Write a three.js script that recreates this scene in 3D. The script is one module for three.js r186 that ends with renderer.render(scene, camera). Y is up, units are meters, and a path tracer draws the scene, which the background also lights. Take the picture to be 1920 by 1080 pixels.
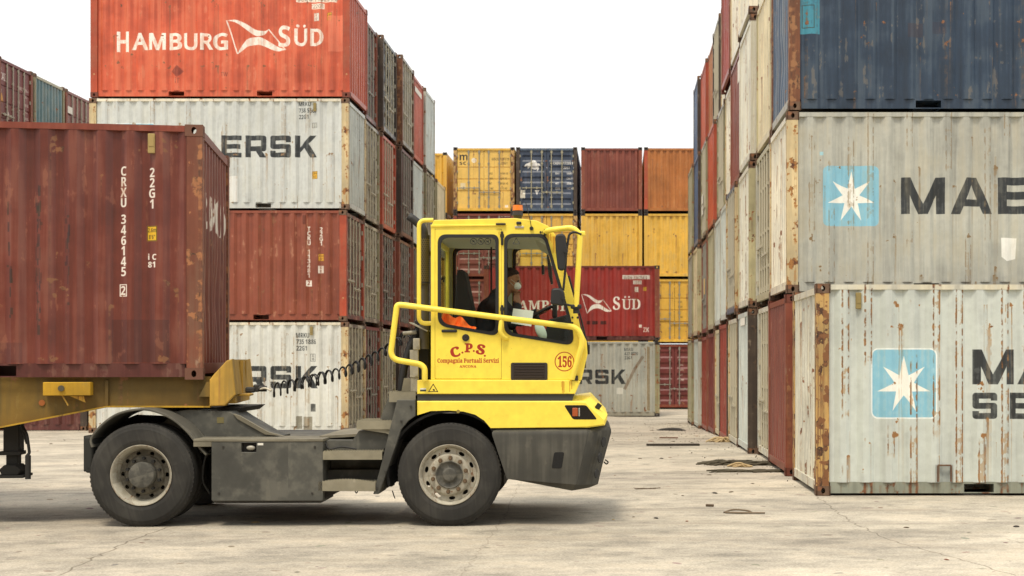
import * as THREE from 'three';
import { mergeGeometries, toCreasedNormals } from 'three/addons/utils/BufferGeometryUtils.js';
import { RoundedBoxGeometry } from 'three/addons/geometries/RoundedBoxGeometry.js';
import { MarchingCubes } from 'three/addons/objects/MarchingCubes.js';

// ---------------------------------------------------------------- camera, sky, sun, exposure
const scene = new THREE.Scene();
const camera = new THREE.PerspectiveCamera(22.23, 16 / 9, 0.5, 3000);
camera.position.set(0, 1.667, 0);
camera.setViewOffset(1920, 1080, -200, -134, 1920, 1080);   // looks straight down the lane, lens shifted up and to the left
camera.focus = 15.2;
camera.userData.fStop = 4;
scene.add(camera);

const renderer = new THREE.WebGLRenderer();
renderer.toneMapping = THREE.LinearToneMapping;
renderer.toneMappingExposure = 1.08;
renderer.shadowMap.enabled = true;

{ // bright, even overcast: a little brighter overhead than at the horizon, below it the pale ground
  const W = 256, H = 128, d = new Float32Array(W * H * 4);
  for (let r = 0; r < H; r++) for (let c = 0; c < W; c++) {
    const up = Math.sin(((r + 0.5) / H - 0.5) * Math.PI), i = (r * W + c) * 4;
    const L = up > 0 ? 1.04 + 0.35 * up : 0.5;
    d[i] = L; d[i + 1] = L * 0.998; d[i + 2] = L * 0.985; d[i + 3] = 1;
  }
  const sky = new THREE.DataTexture(d, W, H, THREE.RGBAFormat, THREE.FloatType);
  sky.mapping = THREE.EquirectangularReflectionMapping;
  sky.needsUpdate = true;
  scene.background = sky; scene.environment = sky;
}
const sun = new THREE.DirectionalLight(0xfff1dc, 2.6);
sun.position.set(-9, 60, -2);
sun.target.position.set(0, 0, -30);
sun.castShadow = true; sun.shadow.radius = 26;
sun.shadow.mapSize.set(4096, 4096);
Object.assign(sun.shadow.camera, { left: -40, right: 40, top: 45, bottom: -45, near: 1, far: 200 });
scene.add(sun, sun.target);

// ---------------------------------------------------------------- helpers
function rng(seed) { let a = seed >>> 0; return () => { a = (a + 0x6D2B79F5) | 0; let t = Math.imul(a ^ (a >>> 15), 1 | a); t = (t + Math.imul(t ^ (t >>> 7), 61 | t)) ^ t; return ((t ^ (t >>> 14)) >>> 0) / 4294967296; }; }
const used = {};
function numbered(name) { const n = used[name] = (used[name] ?? -1) + 1; return n ? name + '_' + String(n).padStart(3, '0') : name; }
function mesh(name, geo, mat, parent) {
  const m = new THREE.Mesh(Array.isArray(geo) ? merge(geo) : geo, mat);
  m.castShadow = m.receiveShadow = true; m.name = parent ? name : numbered(name);
  (parent || scene).add(m); return m;
}
function merge(list) {
  const out = list.map((g) => { let n = g.index ? g.toNonIndexed() : g; for (const k of Object.keys(n.attributes)) if (!['position', 'normal', 'uv'].includes(k)) { n = n === g ? g.clone() : n; n.deleteAttribute(k); } return n; });
  return mergeGeometries(out);
}
function tag(o, label, category, group) { o.userData.label = label; o.userData.category = category; if (group) o.userData.group = group; return o; }
function thing(name, label, category, x, y, z, ry, group) {
  const g = new THREE.Group(); g.name = numbered(name); g.position.set(x, y, z); g.rotation.y = ry || 0; scene.add(g);
  return tag(g, label, category, group);
}
const box = (w, h, d, x = 0, y = 0, z = 0) => new THREE.BoxGeometry(w, h, d).translate(x, y, z);
const rbox = (w, h, d, x = 0, y = 0, z = 0, r = 0.01, s = 2) => new RoundedBoxGeometry(w, h, d, s, Math.min(r, w / 2.01, h / 2.01, d / 2.01)).translate(x, y, z);
// box between two corners
const bb = (x0, x1, y0, y1, z0, z1, r) => (r ? rbox : box)(Math.abs(x1 - x0), Math.abs(y1 - y0), Math.abs(z1 - z0), (x0 + x1) / 2, (y0 + y1) / 2, (z0 + z1) / 2, r);
const V = (x, y, z) => new THREE.Vector3(x, y, z);
function tube(pts, r, seg = 40, rad = 10, closed = false, tension = 0.5) {
  return new THREE.TubeGeometry(new THREE.CatmullRomCurve3(pts.map((p) => V(...p)), closed, 'catmullrom', tension), seg, r, rad, closed);
}
// a bent pipe: straight runs joined with round bends of radius b
function pipe(pts, r, b, rad = 12) {
  const P = pts.map((p) => V(...p)), path = new THREE.CurvePath();
  let at = P[0];
  for (let i = 1; i < P.length - 1; i++) {
    const a = P[i].clone().sub(P[i - 1]), c = P[i + 1].clone().sub(P[i]), k = Math.min(b, a.length() * 0.49, c.length() * 0.49);
    const s = P[i].clone().addScaledVector(a.normalize(), -k), e = P[i].clone().addScaledVector(c.normalize(), k);
    path.add(new THREE.LineCurve3(at, s)); path.add(new THREE.QuadraticBezierCurve3(s, P[i].clone(), e)); at = e;
  }
  path.add(new THREE.LineCurve3(at, P[P.length - 1]));
  const parts = [];
  const all = [];
  for (const cv of path.curves) { const n = cv.isLineCurve3 ? 1 : 7; for (let i = 0; i < n; i++) all.push(cv.getPoint(i / n)); }
  all.push(P[P.length - 1]);
  const poly = new THREE.CurvePath();
  for (let i = 1; i < all.length; i++) if (all[i].distanceTo(all[i - 1]) > 1e-5) parts.push(all[i - 1]);
  parts.push(all[all.length - 1]);
  const T = parts.map((p, i) => parts[Math.min(i + 1, parts.length - 1)].clone().sub(parts[Math.max(i - 1, 0)]).normalize());
  const pos = [], uv = [], idx = []; let n = Math.abs(T[0].y) < 0.9 ? V(0, 1, 0) : V(1, 0, 0); let len = 0;
  parts.forEach((p, i) => {
    n = n.clone().sub(T[i].clone().multiplyScalar(n.dot(T[i]))).normalize(); const bn = T[i].clone().cross(n);
    if (i) len += p.distanceTo(parts[i - 1]);
    for (let k = 0; k <= rad; k++) { const a = (k / rad) * Math.PI * 2, q = p.clone().addScaledVector(n, Math.cos(a) * r).addScaledVector(bn, Math.sin(a) * r); pos.push(q.x, q.y, q.z); uv.push(k / rad, len); }
    if (i) for (let k = 0; k < rad; k++) { const a = (i - 1) * (rad + 1) + k, c = a + rad + 1; idx.push(a, a + 1, c, a + 1, c + 1, c); }
  });
  for (const end of [0, parts.length - 1]) { const base = pos.length / 3; pos.push(parts[end].x, parts[end].y, parts[end].z); uv.push(0, 0); for (let k = 0; k < rad; k++) { const a = end * (rad + 1) + k; end ? idx.push(base, a, a + 1) : idx.push(base, a + 1, a); } }
  const g = new THREE.BufferGeometry(); g.setAttribute('position', new THREE.Float32BufferAttribute(pos, 3)); g.setAttribute('uv', new THREE.Float32BufferAttribute(uv, 2)); g.setIndex(idx); g.computeVertexNormals();
  return g.toNonIndexed();
}
const cyl = (r, h, x, y, z, axis = 'y', seg = 20, r2 = r) => { const g = new THREE.CylinderGeometry(r2, r, h, seg); if (axis === 'z') g.rotateX(Math.PI / 2); if (axis === 'x') g.rotateZ(-Math.PI / 2); return g.translate(x, y, z); };
function roundPath(pts, r, C = THREE.Shape) {
  const s = new C(), n = pts.length;
  for (let i = 0; i < n; i++) {
    const p = new THREE.Vector2(...pts[i]), a = new THREE.Vector2(...pts[(i + n - 1) % n]).sub(p), b = new THREE.Vector2(...pts[(i + 1) % n]).sub(p);
    const k = Math.min(Array.isArray(r) ? r[i] : r, a.length() * 0.49, b.length() * 0.49), s0 = p.clone().addScaledVector(a.normalize(), k), e = p.clone().addScaledVector(b.normalize(), k);
    i ? s.lineTo(s0.x, s0.y) : s.moveTo(s0.x, s0.y);
    s.quadraticCurveTo(p.x, p.y, e.x, e.y);
  }
  s.closePath(); return s;
}
// a shape pushed from z0 to z1, with rounded edges of size b
function extr(shape, z0, z1, b = 0, curve = 6) {
  const s = Array.isArray(shape) ? new THREE.Shape(shape.map((p) => new THREE.Vector2(...p))) : shape;
  return new THREE.ExtrudeGeometry(s, { depth: z1 - z0 - 2 * b, bevelEnabled: b > 0, bevelSize: b, bevelThickness: b, bevelOffset: -b, bevelSegments: 2, curveSegments: curve }).translate(0, 0, z0 + b);
}
const grow = (pts, d) => { const c = pts.reduce((a, p) => [a[0] + p[0] / pts.length, a[1] + p[1] / pts.length], [0, 0]); return pts.map((p, i) => { const n = pts.length, a = pts[(i + n - 1) % n], q = pts[(i + 1) % n]; const e = (u, v) => { const dx = v[0] - u[0], dy = v[1] - u[1], l = Math.hypot(dx, dy); let nx = dy / l, ny = -dx / l; if ((p[0] - c[0]) * nx + (p[1] - c[1]) * ny < 0) { nx = -nx; ny = -ny; } return [nx, ny]; }; const n1 = e(a, p), n2 = e(p, q), k = d / (1 + n1[0] * n2[0] + n1[1] * n2[1]); return [p[0] + (n1[0] + n2[0]) * k, p[1] + (n1[1] + n2[1]) * k]; }); };

// ---------------------------------------------------------------- noise and surface textures
const NS = 512, FB = new Float32Array(NS * NS);
{ const r = rng(7); let amp = 1, tot = 0;
  for (let o = 0, f = 8; o < 6; o++, f *= 2, amp *= 0.55) {
    const g = new Float32Array(f * f).map(() => r()); tot += amp;
    for (let y = 0; y < NS; y++) for (let x = 0; x < NS; x++) {
      const u = (x / NS) * f, v = (y / NS) * f, i = u | 0, j = v | 0; let a = u - i, b = v - j; a = a * a * (3 - 2 * a); b = b * b * (3 - 2 * b);
      const i1 = (i + 1) % f, j1 = (j + 1) % f;
      FB[y * NS + x] += amp * ((g[j * f + i] * (1 - a) + g[j * f + i1] * a) * (1 - b) + (g[j1 * f + i] * (1 - a) + g[j1 * f + i1] * a) * b);
    }
  }
  for (let i = 0; i < FB.length; i++) FB[i] = (FB[i] / tot - 0.5) * 1.9 + 0.5;
}
const WN = (() => { const r = rng(19); return new Float32Array(NS * NS).map(() => r()); })();
function samp(F, u, v) {
  u = u - Math.floor(u); v = v - Math.floor(v); u *= NS; v *= NS;
  const i = u | 0, j = v | 0, a = u - i, b = v - j, i0 = i & 511, i1 = (i + 1) & 511, r0 = (j & 511) << 9, r1 = ((j + 1) & 511) << 9;
  return (F[r0 + i0] * (1 - a) + F[r0 + i1] * a) * (1 - b) + (F[r1 + i0] * (1 - a) + F[r1 + i1] * a) * b;
}
const fb = (u, v) => samp(FB, u, v);
const sst = (a, b, x) => { const t = Math.min(1, Math.max(0, (x - a) / (b - a))); return t * t * (3 - 2 * t); };
function hex(c) { return [(c >> 16) & 255, (c >> 8) & 255, c & 255]; }
// Paint on steel: W x H pixels covering mw x mh metres. o.gfx draws markings in metres (y down); dirt, chips and rust follow.
function steel(W, H, mw, mh, o) {
  const cv = document.createElement('canvas'); cv.width = W; cv.height = H; const ctx = cv.getContext('2d');
  ctx.save(); ctx.scale(W / mw, H / mh); if (o.gfx) o.gfx(ctx); ctx.restore();
  const im = ctx.getImageData(0, 0, W, H), d = im.data, s = o.seed * 0.1373, B = hex(o.base);
  const fade = o.fade ?? 0.07, streak = o.streak ?? 0.12, dirt = o.dirt ?? 0.15, rust = o.rust ?? 0.15, lines = o.lines ?? 0, wear = o.wear ?? 0.25, DC = hex(o.dirtColor ?? 0x6b6455), scr = o.scratch ?? 0.2;
  const drip = new Float32Array(W), lead = hex(o.rustDark ?? 0x452a1c), lite = hex(o.rustLight ?? 0x84583a), bare = hex(o.bare ?? 0xa89c86), pale = o.pale ? hex(o.pale) : null, mot = o.mottle ? hex(o.mottle[0]) : null, mo2 = o.mottle ? hex(o.mottle[2]) : null;
  for (let y = 0; y < H; y++) {
    const my = (y / H) * mh;
    for (let x = 0; x < W; x++) {
      const mx = (x / W) * mw, i = (y * W + x) * 4;
      const big = fb(mx * 0.11 + s, my * 0.13 + s * 1.7), mid = fb(mx * 0.37 + s * 2.3, my * 0.41 + s), fine = fb(mx * 1.9 + s, my * 1.9);
      const st = o.iso ? fb(mx * 0.9 + s * 3.1, my * 0.8 + s) : fb(mx * 1.3 + s * 3.1, my * 0.045 + s), st2 = o.iso ? fb(mx * 2.3 + s, my * 2.1 + s * 0.7) : fb(mx * 3.7 + s, my * 0.16 + s * 0.7), grain = WN[((y * 7 + ((x * 3) >> 1)) & 511) * NS + ((x + y * 3) & 511)] - 0.5;
      let k = 1 + (big - 0.5) * 2 * fade + (mid - 0.5) * fade * 1.3 + (st - 0.5) * streak + (st2 - 0.5) * streak * 0.6 + (fine - 0.5) * 0.05 + grain * 0.025;
      let r = B[0] * k, g = B[1] * k, b = B[2] * k;
      if (pale) { const q = sst(0.5, 0.85, st * 0.5 + st2 * 0.3 + mid * 0.35) * 0.5; r += (pale[0] - r) * q; g += (pale[1] - g) * q; b += (pale[2] - b) * q; }
      if (mot) { const m1 = sst(0.5, 0.58, fb(mx * 0.75 + s * 1.9, my * 0.42 + s) * 0.65 + fine * 0.3 + st2 * 0.12) * o.mottle[1], m2 = sst(0.6, 0.66, fb(mx * 0.8 + s * 0.3, my * 0.35 + s * 2.2) * 0.7 + fine * 0.35) * o.mottle[3]; r += (mot[0] - r) * m1; g += (mot[1] - g) * m1; b += (mot[2] - b) * m1; r += (mo2[0] - r) * m2; g += (mo2[1] - g) * m2; b += (mo2[2] - b) * m2; }
      let a = d[i + 3] / 255;
      if (a > 0) { const w = wear * sst(0.56, 0.74, st2 * 0.6 + fine * 0.5) * (o.wearMax ?? 1); a *= 1 - w; const kk = 1 + (k - 1) * 0.6; r += (d[i] * kk - r) * a; g += (d[i + 1] * kk - g) * a; b += (d[i + 2] * kk - b) * a; }
      const dq = dirt * sst(0.42, 0.8, st * 0.45 + mid * 0.35 + st2 * 0.25); r += (DC[0] - r) * dq; g += (DC[1] - g) * dq; b += (DC[2] - b) * dq;
      if (scr > 0) { const c = sst(0.74, 0.8, fb(mx * 2.7 + s * 5, my * 0.33 + s * 2) * 0.72 + fine * 0.3) * sst(0.5, 0.62, mid) * scr; r += (bare[0] - r) * c; g += (bare[1] - g) * c; b += (bare[2] - b) * c; }
      let ru = 0;
      if (rust > 0) {
        const f2 = fb(mx * 0.9 + s * 4.3, my * 0.7 + s * 2.9) * 0.62 + fine * 0.42, T = 0.94 - rust * 0.34;
        const sp = sst(T, T + 0.07, f2);
        drip[x] = Math.max(drip[x] * (1 - 1.6 / H * (1.4 + 2 * st2)), sp * sst(0.5, 0.62, fb(mx * 2.9 + s, 0.31 + s) ) * 0.75);
        ru = Math.max(sp, drip[x] * sst(0.35, 0.75, st2 * 0.7 + fine * 0.4));
      }
      if (lines > 0) {
        const ph = (((mx + 0.03) / 0.2785) % 1 + 1) % 1, id = Math.floor((mx + 0.03) / 0.2785), wob = (fine - 0.5) * 0.03;
        const dl = Math.min(Math.abs(ph - 0.27 + wob), Math.abs(ph - 0.55 + wob)) * 0.2785;
        const on = fb(id * 0.173 + s, my * 0.085 + id * 0.31) * 0.75 + 0.25 * mid, o2 = sst(0.66 - lines * 0.28, 0.74 - lines * 0.2, on);
        ru = Math.max(ru, (o.lineA ?? 1) * o2 * sst((o.lineW ?? 0.022) * (0.3 + fine), 0.003, dl) * sst(0.28, 0.55, fine * 0.7 + st2 * 0.4));
        ru = Math.max(ru, (o.lineA ?? 1) * o2 * 0.45 * sst(0.27, 0.32, ph) * sst(0.55, 0.5, ph) * sst(0.62, 0.74, fine * 0.6 + st2 * 0.5));
      }
      if (ru > 0.01) { const q = fine * 0.7 + st2 * 0.35 + grain * 0.2, e = sst(0.3, 0.75, q); const rr = lead[0] + (lite[0] - lead[0]) * e, rg = lead[1] + (lite[1] - lead[1]) * e, rb = lead[2] + (lite[2] - lead[2]) * e; r += (rr - r) * ru; g += (rg - g) * ru; b += (rb - b) * ru; }
      d[i] = r; d[i + 1] = g; d[i + 2] = b; d[i + 3] = 255;
    }
  }
  ctx.putImageData(im, 0, 0);
  const t = new THREE.CanvasTexture(cv); t.colorSpace = THREE.SRGBColorSpace; t.wrapS = t.wrapT = THREE.RepeatWrapping; t.anisotropy = 8;
  return t;
}
const M = (c, rough = 0.6, metal = 0, extra = {}) => new THREE.MeshStandardMaterial({ color: c, roughness: rough, metalness: metal, ...extra });
const MT = (map, rough = 0.55, extra = {}) => new THREE.MeshStandardMaterial({ map, roughness: rough, ...extra });


// ---------------------------------------------------------------- ground
// The yard drains gently away towards the far right.
const low = (x, z) => -0.05 * sst(-24, -34, z) - 0.26 * sst(-27, -45, z) * sst(-5, 0.5, x);
{
  const px = 2048, size = 16, cv = document.createElement('canvas'); cv.width = cv.height = px; const ctx = cv.getContext('2d');
  // joints and cracks of the slabs, tyre marks and stains: x to the right, y towards the camera
  const C = (x, z) => [((x + 8) / size) * px, ((z + 25) / size) * px];
  ctx.lineCap = 'round';
  const r = rng(5);
  const crack = (pts, w, col) => { ctx.strokeStyle = col; ctx.lineWidth = w; ctx.beginPath(); let a = C(...pts[0]); ctx.moveTo(...a);
    for (let i = 1; i < pts.length; i++) { const b = C(...pts[i]), n = Math.ceil(Math.hypot(b[0] - a[0], b[1] - a[1]) / 14); for (let k = 1; k <= n; k++) ctx.lineTo(a[0] + (b[0] - a[0]) * k / n + (r() - 0.5) * 7, a[1] + (b[1] - a[1]) * k / n + (r() - 0.5) * 7); a = b; } ctx.stroke(); };
  const CR = 'rgba(70,60,48,0.55)';
  crack([[3.066, -11.319], [2.481, -13.644], [2.381, -15.230], [2.399, -16.916], [2.409, -17.907]], 1.6, CR);
  crack([[-4.322, -11.319], [-4.403, -12.356], [-4.497, -13.444], [-4.474, -14.646]], 1.8, CR);
  crack([[-1.214, -11.319], [-1.207, -12.525], [-1.202, -14.062], [-1.224, -16.029], [-1.295, -18.264], [-1.351, -21.223]], 1.2, 'rgba(70,60,50,0.3)');
  for (let i = 0; i < 16; i++) { let x = -8 + r() * 16, z = -25 + r() * 16; const p = [[x, z]]; for (let k = 0; k < 4; k++) p.push([x += (r() - 0.5) * 2.2, z += (r() - 0.5) * 1.2]); crack(p, 0.8 + r() * 0.8, 'rgba(80,70,58,0.35)'); }
  for (let i = 0; i < 900; i++) { const [x, y] = C(-8 + r() * 16, -25 + r() * 16), s = 1 + r() * r() * 6; ctx.fillStyle = `rgba(${50 + r() * 40},${42 + r() * 35},${34 + r() * 30},${0.2 + r() * 0.4})`; ctx.beginPath(); ctx.ellipse(x, y, s * 1.6, s * 0.8, r() * 3, 0, 7); ctx.fill(); }
  for (let i = 0; i < 26; i++) { const [x, y] = C(-8 + r() * 16, -25 + r() * 16); ctx.strokeStyle = `rgba(70,62,52,${0.05 + r() * 0.07})`; ctx.lineWidth = 20 + r() * 25; ctx.beginPath(); ctx.moveTo(x - 500, y + (r() - 0.5) * 80); ctx.quadraticCurveTo(x, y + (r() - 0.5) * 60, x + 500, y + (r() - 0.5) * 80); ctx.stroke(); }
  const im = ctx.getImageData(0, 0, px, px), d = im.data;
  for (let y = 0; y < px; y++) for (let x = 0; x < px; x++) {
    const u = x / px, v = y / px, i = (y * px + x) * 4;
    const a = fb(u, v), b = fb(u * 3 + 0.3, v * 4 + 0.1), c = fb(u * 9, v * 12), e = fb(u * 2 + 0.5, v * 9 + 0.7), g = WN[(y & 511) * NS + ((x + (y >> 9) * 131) & 511)] - 0.5, g2 = WN[((y >> 1) & 511) * NS + ((x >> 1) & 511)] - 0.5;
    let k = 1 + (a - 0.5) * 0.2 + (b - 0.5) * 0.2 + (c - 0.5) * 0.18 + (e - 0.5) * 0.1 + g * 0.16 + g2 * 0.14;
    const st = sst(0.56, 0.72, b * 0.5 + e * 0.5) * 0.12 + sst(0.6, 0.75, c) * 0.1;
    let R = 171 * k, G = 163 * k, B = 147 * k; R += (120 - R) * st; G += (106 - G) * st; B += (86 - B) * st;
    const al = d[i + 3] / 255; R += (d[i] - R) * al; G += (d[i + 1] - G) * al; B += (d[i + 2] - B) * al;
    d[i] = R; d[i + 1] = G; d[i + 2] = B; d[i + 3] = 255;
  }
  ctx.putImageData(im, 0, 0);
  const map = new THREE.CanvasTexture(cv); map.colorSpace = THREE.SRGBColorSpace; map.wrapS = map.wrapT = THREE.RepeatWrapping; map.anisotropy = 16;
  // one sheet to the horizon: fine squares in the yard, wide ones beyond
  const xs = [-1500, -400, -120, -60], zs = [-1500, -400, -140];
  for (let x = -40; x <= 40; x += 1) xs.push(x); xs.push(60, 120, 400, 1500);
  for (let z = -80; z <= 8; z += 1) zs.push(z); zs.push(60, 400, 1500);
  const pos = [], uv = [], idx = [];
  for (const z of zs) for (const x of xs) { pos.push(x, low(x, z), z); uv.push((x + 8) / size, -(z + 25) / size); }
  for (let j = 0; j < zs.length - 1; j++) for (let i = 0; i < xs.length - 1; i++) { const a = j * xs.length + i, c = a + xs.length; idx.push(a, c, a + 1, a + 1, c, c + 1); }
  const g = new THREE.BufferGeometry(); g.setAttribute('position', new THREE.Float32BufferAttribute(pos, 3)); g.setAttribute('uv', new THREE.Float32BufferAttribute(uv, 2)); g.setIndex(idx); g.computeVertexNormals();
  const m = mesh('ground', g, MT(map, 0.92, { bumpMap: map, bumpScale: 0.006 })); m.userData.kind = 'structure'; m.userData.label = 'pale worn concrete of the container yard'; 
}

// ---------------------------------------------------------------- lettering for the containers (all in metres, y down)
function block(ctx, word, x, y, h, col, gap = 0.13) {
  ctx.fillStyle = ctx.strokeStyle = col; const t = h * 0.225; let w;
  const R4 = (...a) => ctx.fillRect(...a), poly = (p) => { ctx.beginPath(); p.forEach((q, i) => (i ? ctx.lineTo(...q) : ctx.moveTo(...q))); ctx.closePath(); ctx.fill(); };
  for (const ch of word) {
    w = { M: 1.19, A: 1.13, E: 0.9, R: 0.93, S: 0.93, K: 0.98, L: 0.8, N: 1.0, D: 0.95 }[ch] * h;
    ctx.save(); ctx.translate(x, y);
    if (ch === 'M') { R4(0, 0, t, h); R4(w - t, 0, t, h); poly([[0, 0], [t * 1.1, 0], [w / 2, h * 0.72], [w - t * 1.1, 0], [w, 0], [w / 2 + t * 0.55, h], [w / 2 - t * 0.55, h]]); }
    if (ch === 'A') { poly([[0, h], [w / 2 - t * 0.62, 0], [w / 2 + t * 0.62, 0], [w, h], [w - t * 1.15, h], [w / 2, h * 0.2], [t * 1.15, h]]); R4(w * 0.24, h * 0.6, w * 0.52, t * 0.85); }
    if (ch === 'E') { R4(0, 0, t, h); R4(0, 0, w, t * 0.95); R4(0, (h - t * 0.95) / 2, w * 0.94, t * 0.95); R4(0, h - t * 0.95, w, t * 0.95); }
    if (ch === 'L') { R4(0, 0, t, h); R4(0, h - t, w, t); }
    if (ch === 'N') { R4(0, 0, t, h); R4(w - t, 0, t, h); poly([[0, 0], [t * 1.1, 0], [w, h], [w - t * 1.1, h]]); }
    ctx.lineWidth = t; ctx.lineJoin = 'round'; const q = t / 2, path = (p) => { ctx.beginPath(); p.forEach((a, i) => (i ? ctx.lineTo(...a) : ctx.moveTo(...a))); ctx.stroke(); };
    if (ch === 'R') { R4(0, 0, t, h); path([[q, q], [w - q, q], [w - q, h * 0.6], [q, h * 0.6]]); poly([[w * 0.42, h * 0.6], [w * 0.42 + t * 1.2, h * 0.6], [w, h], [w - t * 1.25, h]]); }
    if (ch === 'S') path([[w - q, h * 0.3], [w - q, q], [q, q], [q, h / 2], [w - q, h / 2], [w - q, h - q], [q, h - q], [q, h * 0.7]]);
    if (ch === 'D') path([[q, q], [w - q * 1.4, q], [w - q, h - q], [q, h - q], [q, q]]);
    if (ch === 'K') { R4(0, 0, t, h); poly([[t * 0.8, h * 0.6], [w - t * 1.3, 0], [w, 0], [t * 0.8, h * 0.82]]); poly([[w * 0.36, h * 0.45], [w * 0.36 + t, h * 0.3], [w + t * 0.1, h], [w - t * 1.3, h]]); }
    ctx.restore(); x += w + gap * h;
  }
  return x;
}
function star(ctx, x, y, w, h, edge) {
  const rr = (a, b, c, e, r) => { ctx.beginPath(); ctx.moveTo(a + r, b); ctx.arcTo(a + c, b, a + c, b + e, r); ctx.arcTo(a + c, b + e, a, b + e, r); ctx.arcTo(a, b + e, a, b, r); ctx.arcTo(a, b, a + c, b, r); ctx.closePath(); ctx.fill(); };
  if (edge) { ctx.fillStyle = '#e9eeea'; rr(x - 0.018, y - 0.018, w + 0.036, h + 0.036, 0.09); }
  ctx.fillStyle = '#86bdd2'; rr(x, y, w, h, 0.075);
  ctx.fillStyle = '#f2f1e8'; ctx.beginPath();
  for (let i = 0; i < 14; i++) { const a = (i / 14) * Math.PI * 2, r = i % 2 ? 0.155 : 0.43; const px = x + w / 2 + Math.sin(a) * r * w, py = y + h * 0.52 - Math.cos(a) * r * h; i ? ctx.lineTo(px, py) : ctx.moveTo(px, py); }
  ctx.closePath(); ctx.fill();
}
function txt(ctx, s, x, y, h, col, font = 'bold {} sans-serif', sx = 0.72, align = 'left', fat = 0) {
  ctx.save(); ctx.translate(x, y); ctx.scale(sx * h / 100, h / 100); ctx.font = font.replace('{}', '138px'); ctx.fillStyle = col; ctx.textAlign = align; ctx.textBaseline = 'alphabetic'; ctx.fillText(s, 0, 100); if (fat) { ctx.strokeStyle = col; ctx.lineWidth = fat; ctx.strokeText(s, 0, 100); } ctx.restore();
}
function down(ctx, s, x, y, step, h, col, sx = 0.8) { [...s].forEach((c, i) => txt(ctx, c, x, y + i * step, h, col, 'bold {} sans-serif', sx, 'center')); }
function sticker(ctx, x, y, w, h, bg, fg, a, b) { ctx.fillStyle = bg; ctx.fillRect(x, y, w, h); ctx.strokeStyle = fg; ctx.lineWidth = 0.008; ctx.strokeRect(x + 0.005, y + 0.005, w - 0.01, h - 0.01); txt(ctx, a, x + w / 2, y + h * 0.12, h * 0.3, fg, 'bold {} sans-serif', 0.62, 'center'); txt(ctx, b, x + w / 2, y + h * 0.56, h * 0.3, fg, 'bold {} sans-serif', 0.62, 'center'); }
function flag(ctx, x, y, w, h, col) {   // a white pennant of two bands between two thin lines
  ctx.save(); ctx.translate(x, y); ctx.scale(w, h); ctx.fillStyle = ctx.strokeStyle = col;
  ctx.beginPath(); ctx.moveTo(0, 0.03); ctx.bezierCurveTo(0.28, -0.1, 0.42, 0.33, 0.58, 0.33); ctx.quadraticCurveTo(0.66, 0.34, 0.7, 0.27); ctx.quadraticCurveTo(0.66, 0.47, 0.54, 0.48); ctx.bezierCurveTo(0.38, 0.47, 0.24, 0.02, 0, 0.03); ctx.fill();
  ctx.beginPath(); ctx.moveTo(0.19, 1); ctx.quadraticCurveTo(0.28, 0.5, 0.5, 0.5); ctx.bezierCurveTo(0.66, 0.48, 0.78, 0.8, 1, 0.86); ctx.quadraticCurveTo(0.84, 0.96, 0.72, 0.84); ctx.bezierCurveTo(0.5, 0.62, 0.34, 0.74, 0.19, 1); ctx.fill();
  ctx.lineWidth = 0.022; ctx.beginPath(); ctx.moveTo(0.01, 0.03); ctx.lineTo(0.19, 0.98); ctx.moveTo(0.7, 0.28); ctx.lineTo(0.98, 0.87); ctx.stroke();
  ctx.restore();
}
const INK = '#2b2f31', WHITE = '#ece7dc', SANS = '{} sans-serif', BOLD = 'bold {} sans-serif', SERIF = 'bold {} serif';
function words(ctx, list, fat = 0) { for (const [s, x, x2, y, h, font, col] of list) { ctx.save(); ctx.font = font.replace('{}', '138px'); const w = ctx.measureText(s).width; ctx.restore(); txt(ctx, s, x, y, h, col, font, (x2 - x) / (w * h / 100), 'left', fat); } }
const patch = (ctx, x, y, w, h, c) => { ctx.fillStyle = c; ctx.fillRect(x, y, w, h); };

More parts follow.
